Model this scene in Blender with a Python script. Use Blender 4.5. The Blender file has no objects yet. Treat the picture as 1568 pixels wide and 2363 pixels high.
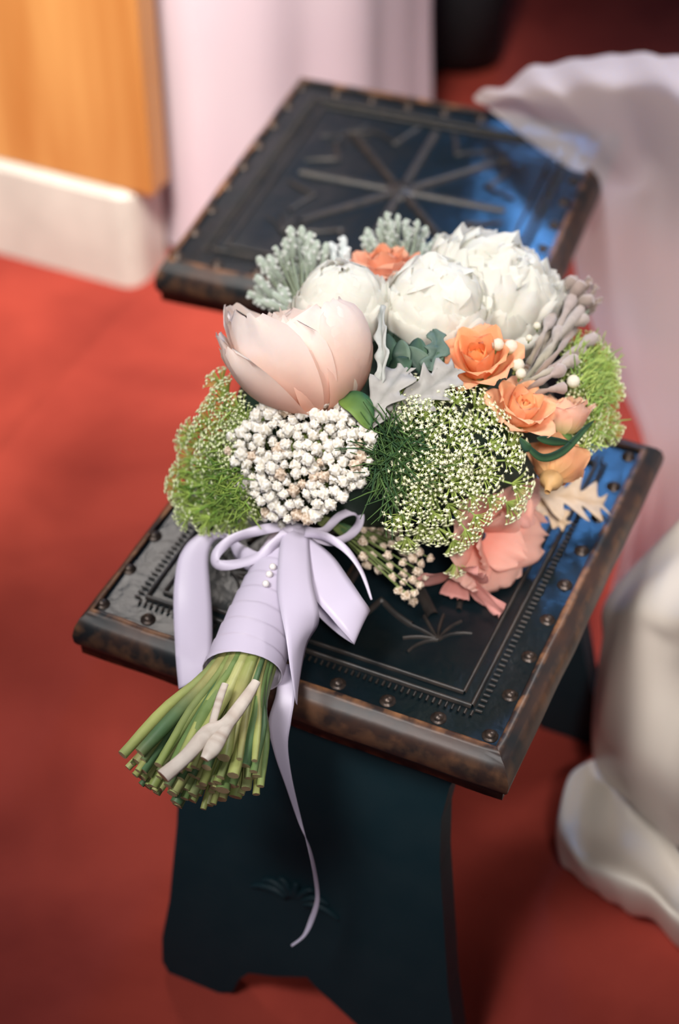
import bpy, bmesh, math, random
from mathutils import Vector, Matrix, noise
random.seed(7)
PI = math.pi
sc = bpy.context.scene
COL = sc.collection
# ------------------------------------------------------------------ camera
W, H = 1568, 2363
CP = Vector((0.45280512, -0.86733708, 1.60148055))
YAW, PITCH, MM = -0.4228491, 0.75127648, 60.0
FPX = H * MM / 36.0
cam = bpy.data.cameras.new('camera')
cam.sensor_fit = 'VERTICAL'; cam.sensor_height = 36.0; cam.lens = MM
cam.dof.use_dof = True; cam.dof.focus_distance = 1.44; cam.dof.aperture_fstop = 2.4
cam.clip_start = 0.02
co = bpy.data.objects.new('camera', cam); COL.objects.link(co)
co.location = CP; co.rotation_euler = (PI/2 - PITCH, 0, -YAW)
sc.camera = co
CF = Vector((math.sin(YAW)*math.cos(PITCH), math.cos(YAW)*math.cos(PITCH), -math.sin(PITCH)))
CR = Vector((math.cos(YAW), -math.sin(YAW), 0.0))
CU = CR.cross(CF)
# ------------------------------------------------------------------ light
sc.view_settings.view_transform = 'Standard'
sc.view_settings.look = 'None'
sc.view_settings.gamma = 1.0
sc.view_settings.use_curve_mapping = False
sc.view_settings.exposure = 0.0
world = bpy.data.worlds.new('hall_air'); sc.world = world
world.use_nodes = True
bg = world.node_tree.nodes['Background']
bg.inputs['Color'].default_value = (0.55, 0.68, 0.90, 1)
bg.inputs['Strength'].default_value = 0.11
def area(name, loc, target, sx, sy, power, color, spread=180):
    l = bpy.data.lights.new(name, 'AREA'); l.shape = 'RECTANGLE'; l.size = sx; l.size_y = sy
    l.energy = power; l.color = color; l.spread = math.radians(spread)
    o = bpy.data.objects.new(name, l); COL.objects.link(o); o.location = loc
    d = Vector(target) - Vector(loc)
    o.rotation_euler = d.to_track_quat('-Z', 'Y').to_euler()
    return o
area('far_left_beam', (-0.10, -0.35, 2.55), (-0.98, 1.18, 0.12), 0.4, 0.4, 9.2, (1.0, 0.91, 0.80), 37)  # added overhead beam, narrowed to brighten only the far left
area('bouquet_fill', (-0.50, -0.80, 2.6), (-0.03, 0.27, 0.52), 0.9, 0.9, 2.7, (1.0, 0.965, 0.94), 24)  # added fill lamp, a tight cone aimed at the bouquet
area('blossom_fill', (0.75, -1.0, 2.1), (0.11, 0.25, 0.54), 0.4, 0.4, 0.75, (1.0, 0.93, 0.88), 16)  # weak lamp added to lift the blossoms low on the right
area('veil_fill', (1.0, 2.4, 2.7), (0.40, 0.95, 0.35), 0.7, 0.7, 7.8, (1.0, 0.94, 0.92), 42)  # added behind the stools to brighten veil and gown
area('bright_window', (-1.84, 2.55, 3.3), (-0.2, 0.1, 0.45), 0.40, 0.7, 2.8, (1.0, 0.90, 0.83), 60)
area('blue_window', (-0.49, 3.20, 3.3), (0.18, 0.25, 0.45), 0.13, 1.2, 3, (0.12, 0.40, 1.0), 60)
area('blue_window', (-1.24, 4.90, 3.3), (-0.02, 0.80, 0.46), 0.18, 0.7, 2.4, (0.12, 0.40, 1.0), 36)
# ------------------------------------------------------------------ pixel rays to points in the room
def ray(px, py):
    d = CF + CR*((px - W/2)/FPX) - CU*((py - H/2)/FPX)
    return d.normalized()
def at_z(px, py, z):
    d = ray(px, py); return CP + d*((z - CP.z)/d.z)
def at_y(px, py, y):
    d = ray(px, py); return CP + d*((y - CP.y)/d.y)
def cf(a, b, c):
    """direction from right / up / towards-viewer shares"""
    return (CR*a + CU*b - CF*c).normalized()
# ------------------------------------------------------------------ materials
MATS = {}
def nmat(name):
    m = bpy.data.materials.new(name); m.use_nodes = True
    nt = m.node_tree; b = nt.nodes['Principled BSDF']
    MATS[name] = m
    return m, nt, b
def rgba(c): return (c[0], c[1], c[2], 1)
def add_noise(nt, scale, detail=4, dist=0.0, coord='Object'):
    tc = nt.nodes.new('ShaderNodeTexCoord'); n = nt.nodes.new('ShaderNodeTexNoise')
    n.inputs['Scale'].default_value = scale; n.inputs['Detail'].default_value = detail
    n.inputs['Distortion'].default_value = dist
    nt.links.new(tc.outputs[coord], n.inputs['Vector'])
    return n
def ramp(nt, src, stops):
    r = nt.nodes.new('ShaderNodeValToRGB')
    while len(r.color_ramp.elements) < len(stops): r.color_ramp.elements.new(0.5)
    for e, (p, c) in zip(r.color_ramp.elements, stops): e.position = p; e.color = rgba(c)
    nt.links.new(src, r.inputs['Fac']); return r
def bump(nt, b, src, strength, dist=0.002):
    bp = nt.nodes.new('ShaderNodeBump'); bp.inputs['Strength'].default_value = strength
    bp.inputs['Distance'].default_value = dist
    nt.links.new(src, bp.inputs['Height']); nt.links.new(bp.outputs['Normal'], b.inputs['Normal'])
def simple(name, c, rough=0.5, var=None, scale=20, bmp=0.0, spec=0.5, metal=0.0, sheen=0.0):
    m, nt, b = nmat(name)
    b.inputs['Base Color'].default_value = rgba(c); b.inputs['Roughness'].default_value = rough
    b.inputs['Specular IOR Level'].default_value = spec; b.inputs['Metallic'].default_value = metal
    b.inputs['Sheen Weight'].default_value = sheen
    if var is not None:
        n = add_noise(nt, scale, 5)
        r = ramp(nt, n.outputs['Fac'], [(0.35, c), (0.68, var)])
        nt.links.new(r.outputs['Color'], b.inputs['Base Color'])
        if bmp: bump(nt, b, n.outputs['Fac'], bmp)
    return m
def colmat(name, rough, trans, spec=0.3, veins=0.0, sheen=0.0):
    """reads the piece's own colour attribute; thin petals let some light through"""
    m, nt, b = nmat(name)
    a = nt.nodes.new('ShaderNodeAttribute'); a.attribute_name = 'Col'
    src = a.outputs['Color']
    if veins:
        n = add_noise(nt, 90, 4, 0.6)
        mx = nt.nodes.new('ShaderNodeMix'); mx.data_type = 'RGBA'; mx.blend_type = 'MULTIPLY'
        r = ramp(nt, n.outputs['Fac'], [(0.3, (1-veins,)*3), (0.7, (1, 1, 1))])
        mx.inputs[0].default_value = 1.0
        nt.links.new(src, mx.inputs[6]); nt.links.new(r.outputs['Color'], mx.inputs[7])
        src = mx.outputs[2]
        bump(nt, b, n.outputs['Fac'], 0.15, 0.001)
    nt.links.new(src, b.inputs['Base Color'])
    b.inputs['Roughness'].default_value = rough; b.inputs['Specular IOR Level'].default_value = spec
    b.inputs['Sheen Weight'].default_value = sheen
    if trans:
        t = nt.nodes.new('ShaderNodeBsdfTranslucent'); nt.links.new(src, t.inputs['Color'])
        mix = nt.nodes.new('ShaderNodeMixShader'); mix.inputs[0].default_value = trans
        out = nt.nodes['Material Output']
        nt.links.new(b.outputs[0], mix.inputs[1]); nt.links.new(t.outputs[0], mix.inputs[2])
        nt.links.new(mix.outputs[0], out.inputs['Surface'])
    return m
petal_m = colmat('petal', 0.6, 0.42, 0.15, 0.03)
_b = petal_m.node_tree.nodes['Principled BSDF']; _b.inputs['Subsurface Weight'].default_value = 0.35; _b.inputs['Subsurface Radius'].default_value = (0.012, 0.008, 0.006); _b.inputs['Subsurface Scale'].default_value = 0.6
leaf_m = colmat('leaf', 0.55, 0.15, 0.3, 0.18)
stem_m = colmat('stem', 0.42, 0.0, 0.45, 0.15)
floret_m = colmat('floret', 0.7, 0.2, 0.2)
fuzz_m = colmat('fuzzy_bud', 0.9, 0.0, 0.1, 0.2, 0.3)
satin_m = colmat('satin_ribbon', 0.38, 0.12, 0.45)

def wood(name, c0, c1, edge, rough):
    m, nt, b = nmat(name)
    n = add_noise(nt, 18, 6, 0.4); n2 = add_noise(nt, 55, 4)
    r = ramp(nt, n.outputs['Fac'], [(0.35, c0), (0.62, c1)])
    geo = nt.nodes.new('ShaderNodeNewGeometry')
    r2 = ramp(nt, geo.outputs['Pointiness'], [(0.52, (0, 0, 0)), (0.60, (1, 1, 1))])
    r3 = ramp(nt, n2.outputs['Fac'], [(0.42, (0, 0, 0)), (0.62, (1, 1, 1))])
    mm_ = nt.nodes.new('ShaderNodeMath'); mm_.operation = 'MULTIPLY'
    nt.links.new(r2.outputs['Color'], mm_.inputs[0]); nt.links.new(r3.outputs['Color'], mm_.inputs[1])
    mx = nt.nodes.new('ShaderNodeMix'); mx.data_type = 'RGBA'
    nt.links.new(mm_.outputs[0], mx.inputs[0]); nt.links.new(r.outputs['Color'], mx.inputs[6]); mx.inputs[7].default_value = rgba(edge)
    nt.links.new(mx.outputs[2], b.inputs['Base Color'])
    b.inputs['Roughness'].default_value = rough
    bump(nt, b, n2.outputs['Fac'], 0.12, 0.002)
    return m
dark_wood = simple('dark_stained_wood', (0.006, 0.021, 0.028), 0.5, (0.009, 0.024, 0.031), 22, 0.1, 0.2)
rim_wood = wood('worn_rim_wood', (0.010, 0.012, 0.014), (0.048, 0.023, 0.016), (0.42, 0.19, 0.08), 0.40)
rim_wood.node_tree.nodes['Principled BSDF'].inputs['Specular IOR Level'].default_value = 0.3
m, nt, b = nmat('tooled_leather')
n = add_noise(nt, 70, 6, 0.3)
r = ramp(nt, n.outputs['Fac'], [(0.3, (0.0018, 0.0065, 0.0090)), (0.7, (0.0040, 0.0075, 0.0098))])
nt.links.new(r.outputs['Color'], b.inputs['Base Color']); b.inputs['Roughness'].default_value = 0.29; b.inputs['Specular IOR Level'].default_value = 0.42
bump(nt, b, n.outputs['Fac'], 0.30, 0.003)
leather_m = m
line_m = simple('rubbed_leather_ridge', (0.010, 0.010, 0.010), 0.42, (0.030, 0.023, 0.019), 60, 0.2)
stud_m = simple('aged_brass_stud', (0.075, 0.052, 0.040), 0.36, (0.03, 0.024, 0.022), 160, 0.2, 0.5, 0.6)
m, nt, b = nmat('red_carpet')
n = add_noise(nt, 3.2, 5, 0.3); n2 = add_noise(nt, 420, 3)
r = ramp(nt, n.outputs['Fac'], [(0.30, (0.22, 0.030, 0.023)), (0.64, (0.44, 0.068, 0.046))])
nt.links.new(r.outputs['Color'], b.inputs['Base Color']); b.inputs['Roughness'].default_value = 0.95
b.inputs['Specular IOR Level'].default_value = 0.1
bump(nt, b, n2.outputs['Fac'], 0.5, 0.003)
carpet_m = m
marble_m = simple('white_marble', (0.66, 0.64, 0.60), 0.4, (0.52, 0.50, 0.47), 6, 0.0)
m, nt, b = nmat('orange_varnished_wood')
tc = nt.nodes.new('ShaderNodeTexCoord'); mp = nt.nodes.new('ShaderNodeMapping'); mp.inputs['Scale'].default_value = (9, 9, 0.8)
n = nt.nodes.new('ShaderNodeTexNoise'); n.inputs['Scale'].default_value = 2.0; n.inputs['Detail'].default_value = 6
nt.links.new(tc.outputs['Object'], mp.inputs['Vector']); nt.links.new(mp.outputs['Vector'], n.inputs['Vector'])
r = ramp(nt, n.outputs['Fac'], [(0.3, (0.46, 0.18, 0.048)), (0.7, (0.60, 0.29, 0.095))])
nt.links.new(r.outputs['Color'], b.inputs['Base Color']); b.inputs['Roughness'].default_value = 0.32
orange_m = m
lilac_m = simple('lilac_chiffon', (0.61, 0.50, 0.585), 0.75, (0.63, 0.53, 0.61), 5, 0.0, 0.2, 0.0, 0.2)
ivory_m = simple('ivory_satin', (0.84, 0.75, 0.65), 0.36, (0.87, 0.79, 0.69), 6, 0.0, 0.5)
black_cloth = simple('black_suit_cloth', (0.010, 0.016, 0.020), 0.8, (0.014, 0.018, 0.024), 40)
black_shoe = simple('black_shoe_leather', (0.006, 0.010, 0.012), 0.25)
skin_m = simple('skin', (0.62, 0.38, 0.28), 0.5, (0.66, 0.42, 0.32), 30)
hair_m = simple('brown_hair', (0.06, 0.03, 0.018), 0.45, (0.10, 0.05, 0.03), 60)
pearl_m = simple('pearl', (0.80, 0.76, 0.74), 0.15)
m, nt, b = nmat('sheer_tulle')
b.inputs['Base Color'].default_value = (0.92, 0.83, 0.82, 1); b.inputs['Roughness'].default_value = 0.6
b.inputs['Sheen Weight'].default_value = 0.3
tr = nt.nodes.new('ShaderNodeBsdfTransparent'); tl = nt.nodes.new('ShaderNodeBsdfTranslucent')
tl.inputs['Color'].default_value = (0.86, 0.76, 0.76, 1)
m1 = nt.nodes.new('ShaderNodeMixShader'); m1.inputs[0].default_value = 0.35
m2 = nt.nodes.new('ShaderNodeMixShader'); m2.inputs[0].default_value = 0.26
nt.links.new(b.outputs[0], m1.inputs[1]); nt.links.new(tl.outputs[0], m1.inputs[2])
nt.links.new(m1.outputs[0], m2.inputs[1]); nt.links.new(tr.outputs[0], m2.inputs[2])
nt.links.new(m2.outputs[0], nt.nodes['Material Output'].inputs['Surface'])
tulle_m = m
# ------------------------------------------------------------------ mesh helpers
class MB:
    def __init__(s): s.v = []; s.f = []; s.c = []; s.mi = []
    def add(s, verts, faces, cols=None, mi=0):
        o = len(s.v); s.v += [Vector(p) for p in verts]
        s.f += [tuple(i + o for i in f) for f in faces]; s.mi += [mi]*len(faces)
        if cols is None: cols = (0.5, 0.5, 0.5)
        s.c += list(cols) if isinstance(cols, list) else [cols]*len(verts)
    def grid(s, rows, cols=None, close_v=False, mi=0):
        nr, ncl = len(rows), len(rows[0]); vs = [p for r_ in rows for p in r_]; fs = []
        for i in range(nr-1):
            for j in range(ncl if close_v else ncl-1):
                k = (j+1) % ncl
                fs.append((i*ncl+j, i*ncl+k, (i+1)*ncl+k, (i+1)*ncl+j))
        s.add(vs, fs, cols, mi)
    def tube(s, pts, rad, n=8, col=(.5, .5, .5), cap=True, capcol=None, mi=0, capmi=None, flat=1.0):
        pts = [Vector(p) for p in pts]; L = len(pts)
        rad = rad if isinstance(rad, (list, tuple)) else [rad]*L
        up = Vector((0, 0, 1)); o = len(s.v); vs = []; cs = []
        t0 = (pts[1]-pts[0]).normalized()
        x = t0.cross(up)
        if x.length < 1e-3: x = t0.cross(Vector((1, 0, 0)))
        x.normalize()
        for i in range(L):
            t = (pts[min(i+1, L-1)] - pts[max(i-1, 0)]).normalized()
            x = (x - t*x.dot(t)).normalized(); y = t.cross(x)
            for k in range(n):
                a = 2*PI*k/n
                vs.append(pts[i] + (x*math.cos(a) + y*math.sin(a)*flat)*rad[i])
                cs.append(col[i] if isinstance(col, list) else col)
        fs = [(i*n+k, i*n+(k+1) % n, (i+1)*n+(k+1) % n, (i+1)*n+k) for i in range(L-1) for k in range(n)]
        s.add(vs, fs, cs, mi)
        if cap:
            for i, rev in ((0, True), (L-1, False)):
                ring = vs[i*n:(i+1)*n]
                f = tuple(range(n)); f = f[::-1] if rev else f
                s.add(ring, [f], capcol or (col[i] if isinstance(col, list) else col), mi if capmi is None else capmi)
    def mesh(s, name, mats, smooth=True, off=Vector((0, 0, 0))):
        me = bpy.data.meshes.new(name)
        me.from_pydata([p - off for p in s.v], [], s.f)
        a = me.color_attributes.new('Col', 'FLOAT_COLOR', 'POINT')
        a.data.foreach_set('color', [x for c in s.c for x in (c[0], c[1], c[2], 1.0)])
        for m_ in (mats if isinstance(mats, (list, tuple)) else [mats]): me.materials.append(m_)
        me.polygons.foreach_set('material_index', s.mi)
        me.polygons.foreach_set('use_smooth', [smooth]*len(s.f))
        me.update(); return me
    def obj(s, name, mats, parent=None, off=Vector((0, 0, 0)), smooth=True):
        o = bpy.data.objects.new(name, s.mesh(name, mats, smooth, off)); COL.objects.link(o)
        if parent is not None: o.parent = parent
        return o
def empty(name, loc, label=None, cat=None, group=None):
    o = bpy.data.objects.new(name, None); COL.objects.link(o); o.location = loc; o.empty_display_size = 0.05
    if label: o['label'] = label
    if cat: o['category'] = cat
    if group: o['group'] = group
    return o
def link(name, me, parent=None, mat=None):
    o = bpy.data.objects.new(name, me); COL.objects.link(o)
    if parent is not None: o.parent = parent
    if mat is not None: o.matrix_basis = mat
    return o
def solid(o, t, off=0.0):
    md = o.modifiers.new('thick', 'SOLIDIFY'); md.thickness = t; md.offset = off
def subsurf(o, n=1):
    md = o.modifiers.new('smooth', 'SUBSURF'); md.levels = n; md.render_levels = n
def bevel(o, w, seg=2):
    md = o.modifiers.new('bevel', 'BEVEL'); md.width = w; md.segments = seg; md.limit_method = 'ANGLE'
def lerp(a, b, t): return a + (b - a)*t
def mixc(a, b, t): t = max(0, min(1, t)); return tuple(a[i] + (b[i]-a[i])*t for i in range(3))
def catmull(P, n):
    """n samples per span through the points P (tuples or Vectors of any length)"""
    P = [list(p) for p in P]; out = []
    for i in range(len(P)-1):
        p0, p1, p2, p3 = P[max(i-1, 0)], P[i], P[i+1], P[min(i+2, len(P)-1)]
        for k in range(n):
            t = k/n
            out.append([0.5*(2*b_ + (c-a)*t + (2*a-5*b_+4*c-d)*t*t + (-a+3*b_-3*c+d)*t**3) for a, b_, c, d in zip(p0, p1, p2, p3)])
    out.append(P[-1]); return out
def frame(center, axis, spin=0.0):
    z = Vector(axis).normalized(); x = Vector((0, 0, 1)).cross(z)
    if x.length < 1e-3: x = Vector((1, 0, 0))
    x.normalize(); y = z.cross(x)
    M = Matrix((x, y, z)).transposed().to_4x4()
    return Matrix.Translation(center) @ M @ Matrix.Rotation(spin, 4, 'Z')
def box_mb(x0, x1, y0, y1, z0, z1, col=(.5, .5, .5)):
    m_ = MB()
    v = [(x0, y0, z0), (x1, y0, z0), (x1, y1, z0), (x0, y1, z0), (x0, y0, z1), (x1, y0, z1), (x1, y1, z1), (x0, y1, z1)]
    m_.add(v, [(0, 3, 2, 1), (4, 5, 6, 7), (0, 1, 5, 4), (1, 2, 6, 5), (2, 3, 7, 6), (3, 0, 4, 7)], col)
    return m_
# ------------------------------------------------------------------ the setting
fl = MB(); rows = []
def seam_x(y): return -0.735 + 0.05*(y - 0.6) + 0.02*math.sin(y*5)
for i in range(61):
    y = -1.6 + i*0.1; row = []
    for k in range(-22, 23):
        # columns gather at the long crease in the carpet
        off = math.copysign(abs(k/22)**2.2, k)*3.0
        x = seam_x(y) + off
        z = 0.011*math.exp(-(off/0.022)**2)
        row.append((x, y, z))
    rows.append(row)
fl.grid(rows)
floor = fl.obj('floor', carpet_m); floor['kind'] = 'structure'
mar = MB(); prof = []
xr, y0, y1, rr = -0.752, 1.035, 1.125, 0.035
out = [(-2.6, y0)] + [(xr - rr + rr*math.sin(a), y0 + rr - rr*math.cos(a)) for a in [PI/2*k/6 for k in range(7)]] + [(xr, y1), (-2.6, y1)]
nO = len(out)
vs = [(x, y, 0.0) for x, y in out] + [(x, y, 0.165) for x, y in out] + [(x - (0.008 if x > -2 else 0), y + (0.008 if y < 1.3 else 0), 0.173) for x, y in out]
fs = [(i, (i+1) % nO, nO+(i+1) % nO, nO+i) for i in range(nO)] + [(nO+i, nO+(i+1) % nO, 2*nO+(i+1) % nO, 2*nO+i) for i in range(nO)] + [tuple(range(2*nO, 3*nO))]
mar.add(vs, fs)
marble = mar.obj('trim_1', marble_m, smooth=False); marble['kind'] = 'structure'; marble['label'] = 'white marble plinth along the foot of the orange wooden panel'
wl = box_mb(-2.6, -0.722, 1.048, 1.105, 0.173, 1.2)
wall = wl.obj('wall_left', orange_m, smooth=False); wall['kind'] = 'structure'; bevel(wall, 0.006)
# ------------------------------------------------------------------ the two carved stools
SX0, SX1, SD = -0.219, 0.213, 0.4885     # outer edges of the top
SY0 = 0.018
SZ = 0.45
LX0, LX1, LY0, LY1 = -0.206, 0.192, 0.040, 0.466      # the leather panel
def rail_mesh(side):
    """a moulded rail, mitred at both ends; profile runs from the inner lip over the rounded edge to the underside"""
    prof = [(0.0, 0.000), (0.0, 0.0035), (0.10, 0.0045), (0.34, 0.003), (0.42, 0.0), (0.62, -0.001), (0.86, -0.008), (1.0, -0.018), (0.97, -0.027), (0.86, -0.032), (0.72, -0.035), (0.70, -0.046), (0.0, -0.046), (0.0, -0.02)]
    m_ = MB(); rows = []
    N = 26
    for i in range(N+1):
        t = i/N; row = []
        for p, dz in prof:
            xa, xb = lerp(LX0, SX0, p), lerp(LX1, SX1, p); ya, yb = lerp(LY0, SY0, p), lerp(LY1, SD, p)
            w = 0.0012*noise.noise(Vector((t*9+side*7, p*3, side))) if 0 < i < N else 0
            if side == 0: q = (lerp(xa, xb, t), ya + w, SZ + dz + w*0.5)
            elif side == 1: q = (xb + w, lerp(ya, yb, t), SZ + dz + w*0.5)
            elif side == 2: q = (lerp(xb, xa, t), yb + w, SZ + dz)
            else: q = (xa + w, lerp(yb, ya, t), SZ + dz)
            row.append(q)
        rows.append(row)
    m_.grid(rows)
    return m_.mesh('frame_rail', rim_wood)
def ridge(mb, pts, w, h, z=SZ, closed=False):
    """a raised half-round line on the panel"""
    pts = [Vector((p[0], p[1], 0)) for p in pts]; L = len(pts); rows = []
    for i in range(L):
        a = pts[(i-1) % L] if closed else pts[max(i-1, 0)]; c = pts[(i+1) % L] if closed else pts[min(i+1, L-1)]
        t = (c - a).normalized(); nrm = Vector((-t.y, t.x, 0))
        k = 1.0
        if closed:
            t1 = (pts[i]-a).normalized(); k = 1/max(0.5, abs(t1.dot(t)))
        taper = 1.0
        rows.append([pts[i] + nrm*(w*k*q) + Vector((0, 0, z + h*e*taper)) for q, e in ((-1, -0.15), (-0.6, 0.7), (0, 1), (0.6, 0.7), (1, -0.15))])
    if closed: rows.append(rows[0])
    mb.grid(rows)
RAILS = [rail_mesh(i) for i in range(4)]
def panel_mesh():
    m_ = MB(); N = 40; rows = []
    for j in range(N+1):
        row = []
        for i in range(N+1):
            x, y = lerp(LX0, LX1, i/N), lerp(LY0, LY1, j/N)
            d = min(x-LX0, LX1-x, y-LY0, LY1-y)
            z = SZ - 0.001 + 0.0012*noise.noise(Vector((x*22, y*22, 0))) - 0.0014*max(0.0, min(1.0, (d - 0.055)/0.03))
            row.append((x, y, z))
        rows.append(row)
    m_.grid(rows)
    return m_.mesh('leather_panel', leather_m)
PANEL = panel_mesh()
def rect(i, r_=0):
    return [(LX0+i, LY0+i), (LX1-i, LY0+i), (LX1-i, LY1-i), (LX0+i, LY1-i)]
def line_mesh(lines, w, h, name, z=SZ, mat=None):
    m_ = MB()
    for pts, closed in lines:
        if closed:   # straight runs with sharp corners
            for a in range(len(pts)):
                p, q = pts[a], pts[(a+1) % len(pts)]
                ridge(m_, [(lerp(p[0], q[0], t/6), lerp(p[1], q[1], t/6)) for t in range(7)], w, h, z)
        else: ridge(m_, pts, w, h, z)
    return m_.mesh(name, mat or line_m)
BORDER_OUT = line_mesh([(rect(0.036), True)], 0.0024, 0.0035, 'border_line')
BORDER_IN = line_mesh([(rect(0.048), True)], 0.0020, 0.0030, 'border_line')
# little dashes stamped along the outside of the border line
dm = MB()
i0 = 0.028
for k in range(56):
    for (a, c_, horiz) in ((LY0+i0, 0, True), (LY1-i0, 0, True), (LX0+i0, 0, False), (LX1-i0, 0, False)):
        if horiz:
            x = lerp(LX0+0.03, LX1-0.03, (k+0.5)/56); ridge(dm, [(x, a-0.003), (x, a+0.003)], 0.0013, 0.0018)
        else:
            y = lerp(LY0+0.03, LY1-0.03, (k+0.5)/56); ridge(dm, [(a-0.003, y), (a+0.003, y)], 0.0013, 0.0018)
DASHES = dm.mesh('stamped_border', line_m)
CX, CY = (LX0+LX1)/2, (LY0+LY1)/2 + 0.012
def rad_pt(ang, rx, ry): return (CX + math.cos(ang)*rx, CY + math.sin(ang)*ry)
SPOKES = []
for k in range(8):
    a = PI/2 + k*PI/4
    pts = [rad_pt(a, lerp(0.014, 0.128, t/8), lerp(0.014, 0.140, t/8)) for t in range(9)]
    SPOKES.append(line_mesh([(pts, False)], 0.0058, 0.0050, 'spoke', SZ-0.0022))
ARCS = []
for k in range(8):
    a0, a1 = PI/2 + k*PI/4, PI/2 + (k+1)*PI/4
    pts = []
    for t in range(13):
        s_ = t/12; a = lerp(a0, a1, 0.22 + 0.56*s_); q = 0.100 + 0.034*abs(2*s_ - 1)
        pts.append(rad_pt(a, q, q*1.08))
    ARCS.append(line_mesh([(pts, False)], 0.0030, 0.0038, 'scallop_arc', SZ-0.0022))
ROSETTES = []
for (sx, sy) in ((1, 1), (1, -1), (-1, 1), (-1, -1)):
    cm = MB(); cx, cy = CX + sx*0.118, CY - 0.010 + sy*0.128
    for k in range(7):      # a spray of stamped leaf strokes, one joined motif
        a = math.atan2(-sy, -sx) + lerp(-1.2, 1.2, k/6)
        ridge(cm, [(cx - sx*0.012 + math.cos(a + 0.10*t*(k-3)/3)*0.0065*t, cy - sy*0.012 + math.sin(a + 0.10*t*(k-3)/3)*0.0065*t) for t in range(0, 6)], 0.0016, 0.0028, SZ-0.0022)
    ROSETTES.append(cm.mesh('corner_leaf_carving', line_m))
rs = MB()
rs.grid([[(CX + math.cos(a)*q, CY + math.sin(a)*q, SZ - 0.0022 + h) for a in [2*PI*i/16 for i in range(16)]] for q, h in ((0.020, 0.0), (0.017, 0.004), (0.010, 0.003), (0.006, 0.006), (0.0005, 0.007))], None, True)
BOSS = rs.mesh('centre_boss', line_m)
st = MB()
st.grid([[(math.cos(a)*q, math.sin(a)*q, h) for a in [2*PI*i/12 for i in range(12)]] for q, h in ((0.0075, 0.0), (0.0073, 0.001), (0.0052, 0.0012), (0.0048, 0.003), (0.0032, 0.0048), (0.0004, 0.0054))], None, True)
STUD = st.mesh('stud', stud_m)
STUDS = []
for k in range(9):
    x = 0.1825 - 0.0483*k
    STUDS += [(x, 0.052), (x, 0.455)]
for k in range(1, 8):
    y = 0.052 + 0.0504*k
    STUDS += [(0.1825, y), (-0.2039, y)]
def plank_mesh(name, front):
    """one splayed carved leg board; outline in (x, height), leaning outwards at the foot"""
    o = [(-0.150, 0.405), (-0.140, 0.385), (-0.128, 0.36), (-0.124, 0.30), (-0.123, 0.2), (-0.126, 0.10), (-0.132, 0.045), (-0.130, 0.012), (-0.122, 0.0), (-0.062, 0.0), (-0.046, 0.010), (-0.040, 0.030), (-0.030, 0.044), (0.0, 0.054), (0.026, 0.066), (0.034, 0.070),
         (0.044, 0.062), (0.065, 0.050), (0.10, 0.030), (0.122, 0.010), (0.130, 0.0), (0.198, 0.0), (0.205, 0.012), (0.198, 0.06), (0.182, 0.12), (0.166, 0.20), (0.152, 0.27), (0.146, 0.32), (0.149, 0.36), (0.158, 0.39), (0.164, 0.405)]
    def pt(x, z, d):
        y = lerp(-0.035, 0.066, z/0.42) + d if front else lerp(0.447, 0.405, z/0.42) + d
        return (x, y, z)
    m_ = MB(); n_ = len(o); th = 0.028
    a = [pt(x, z, 0) for x, z in o]; c_ = [pt(x, z, th) for x, z in o]
    m_.add(a + c_, [tuple(range(n_))] + [tuple(range(2*n_-1, n_-1, -1))] + [(i, n_+i, n_+(i+1) % n_, (i+1) % n_) for i in range(n_)])
    me = m_.mesh(name, dark_wood, False)
    bm = bmesh.new(); bm.from_mesh(me); bmesh.ops.recalc_face_normals(bm, faces=bm.faces)
    bmesh.ops.triangulate(bm, faces=[f for f in bm.faces if len(f.verts) > 4]); bm.to_mesh(me); bm.free()
    return me
LEG_F, LEG_B = plank_mesh('leg_board', True), plank_mesh('leg_board', False)
CROSS = box_mb(-0.018, 0.034, 0.03, 0.46, 0.19, 0.235).mesh('stretcher', dark_wood, False)
APRON = box_mb(-0.185, 0.182, 0.055, 0.455, 0.402, 0.44).mesh('seat_board', dark_wood, False)
cv = MB()
for k in range(7):    # carved leaf on the front board
    a = lerp(0.15*PI, 0.85*PI, k/6)
    pts = []
    for t in range(7):
        q = 0.012 + 0.008*t; x = 0.012 + math.cos(a)*q*0.9; z = 0.16 + math.sin(a)*q*0.8 - 0.0006*t*t
        pts.append((x, lerp(-0.035, 0.066, z/0.42) - 0.001, z))
    cv.tube(pts, [0.004, 0.0045, 0.0045, 0.004, 0.0035, 0.003, 0.0015], 6)
CARVE = cv.mesh('carved_leaf', dark_wood)
def stool(loc, rot, scale, label):
    root = empty('carved_stool', loc, label, 'stool', 'pair of carved dark stools')
    root.rotation_euler = (0, 0, rot); root.scale = (scale,)*3
    for me in RAILS: link('frame_rail', me, root)
    p = link('leather_panel', PANEL, root)
    link('border_line', BORDER_OUT, p); link('border_line', BORDER_IN, p)
    link('stamped_border', DASHES, p)['kind'] = 'stuff'
    for me in SPOKES: link('spoke', me, p)
    for me in ARCS: link('scallop_arc', me, p)
    for me in ROSETTES: link('corner_leaf_carving', me, p)['kind'] = 'stuff'
    link('centre_boss', BOSS, p)
    for i, (x, y) in enumerate(STUDS):
        link('stud', STUD, p, Matrix.Translation((x, y, SZ - 0.0012)) @ Matrix.Rotation(i*1.7, 4, 'Z'))
    link('seat_board', APRON, root)
    lb = link('leg_board', LEG_F, root); link('carved_leaf', CARVE, lb)
    link('leg_board', LEG_B, root); link('stretcher', CROSS, root)
    return root
stool((0, 0, 0), 0.0, 1.0, 'dark carved wooden stool with studded leather top, the one carrying the bouquet')
stool((-0.185, 0.53, 0.0), 0.085, 1.03, 'dark carved wooden stool with bare star-tooled leather top, behind the bouquet')
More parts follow.
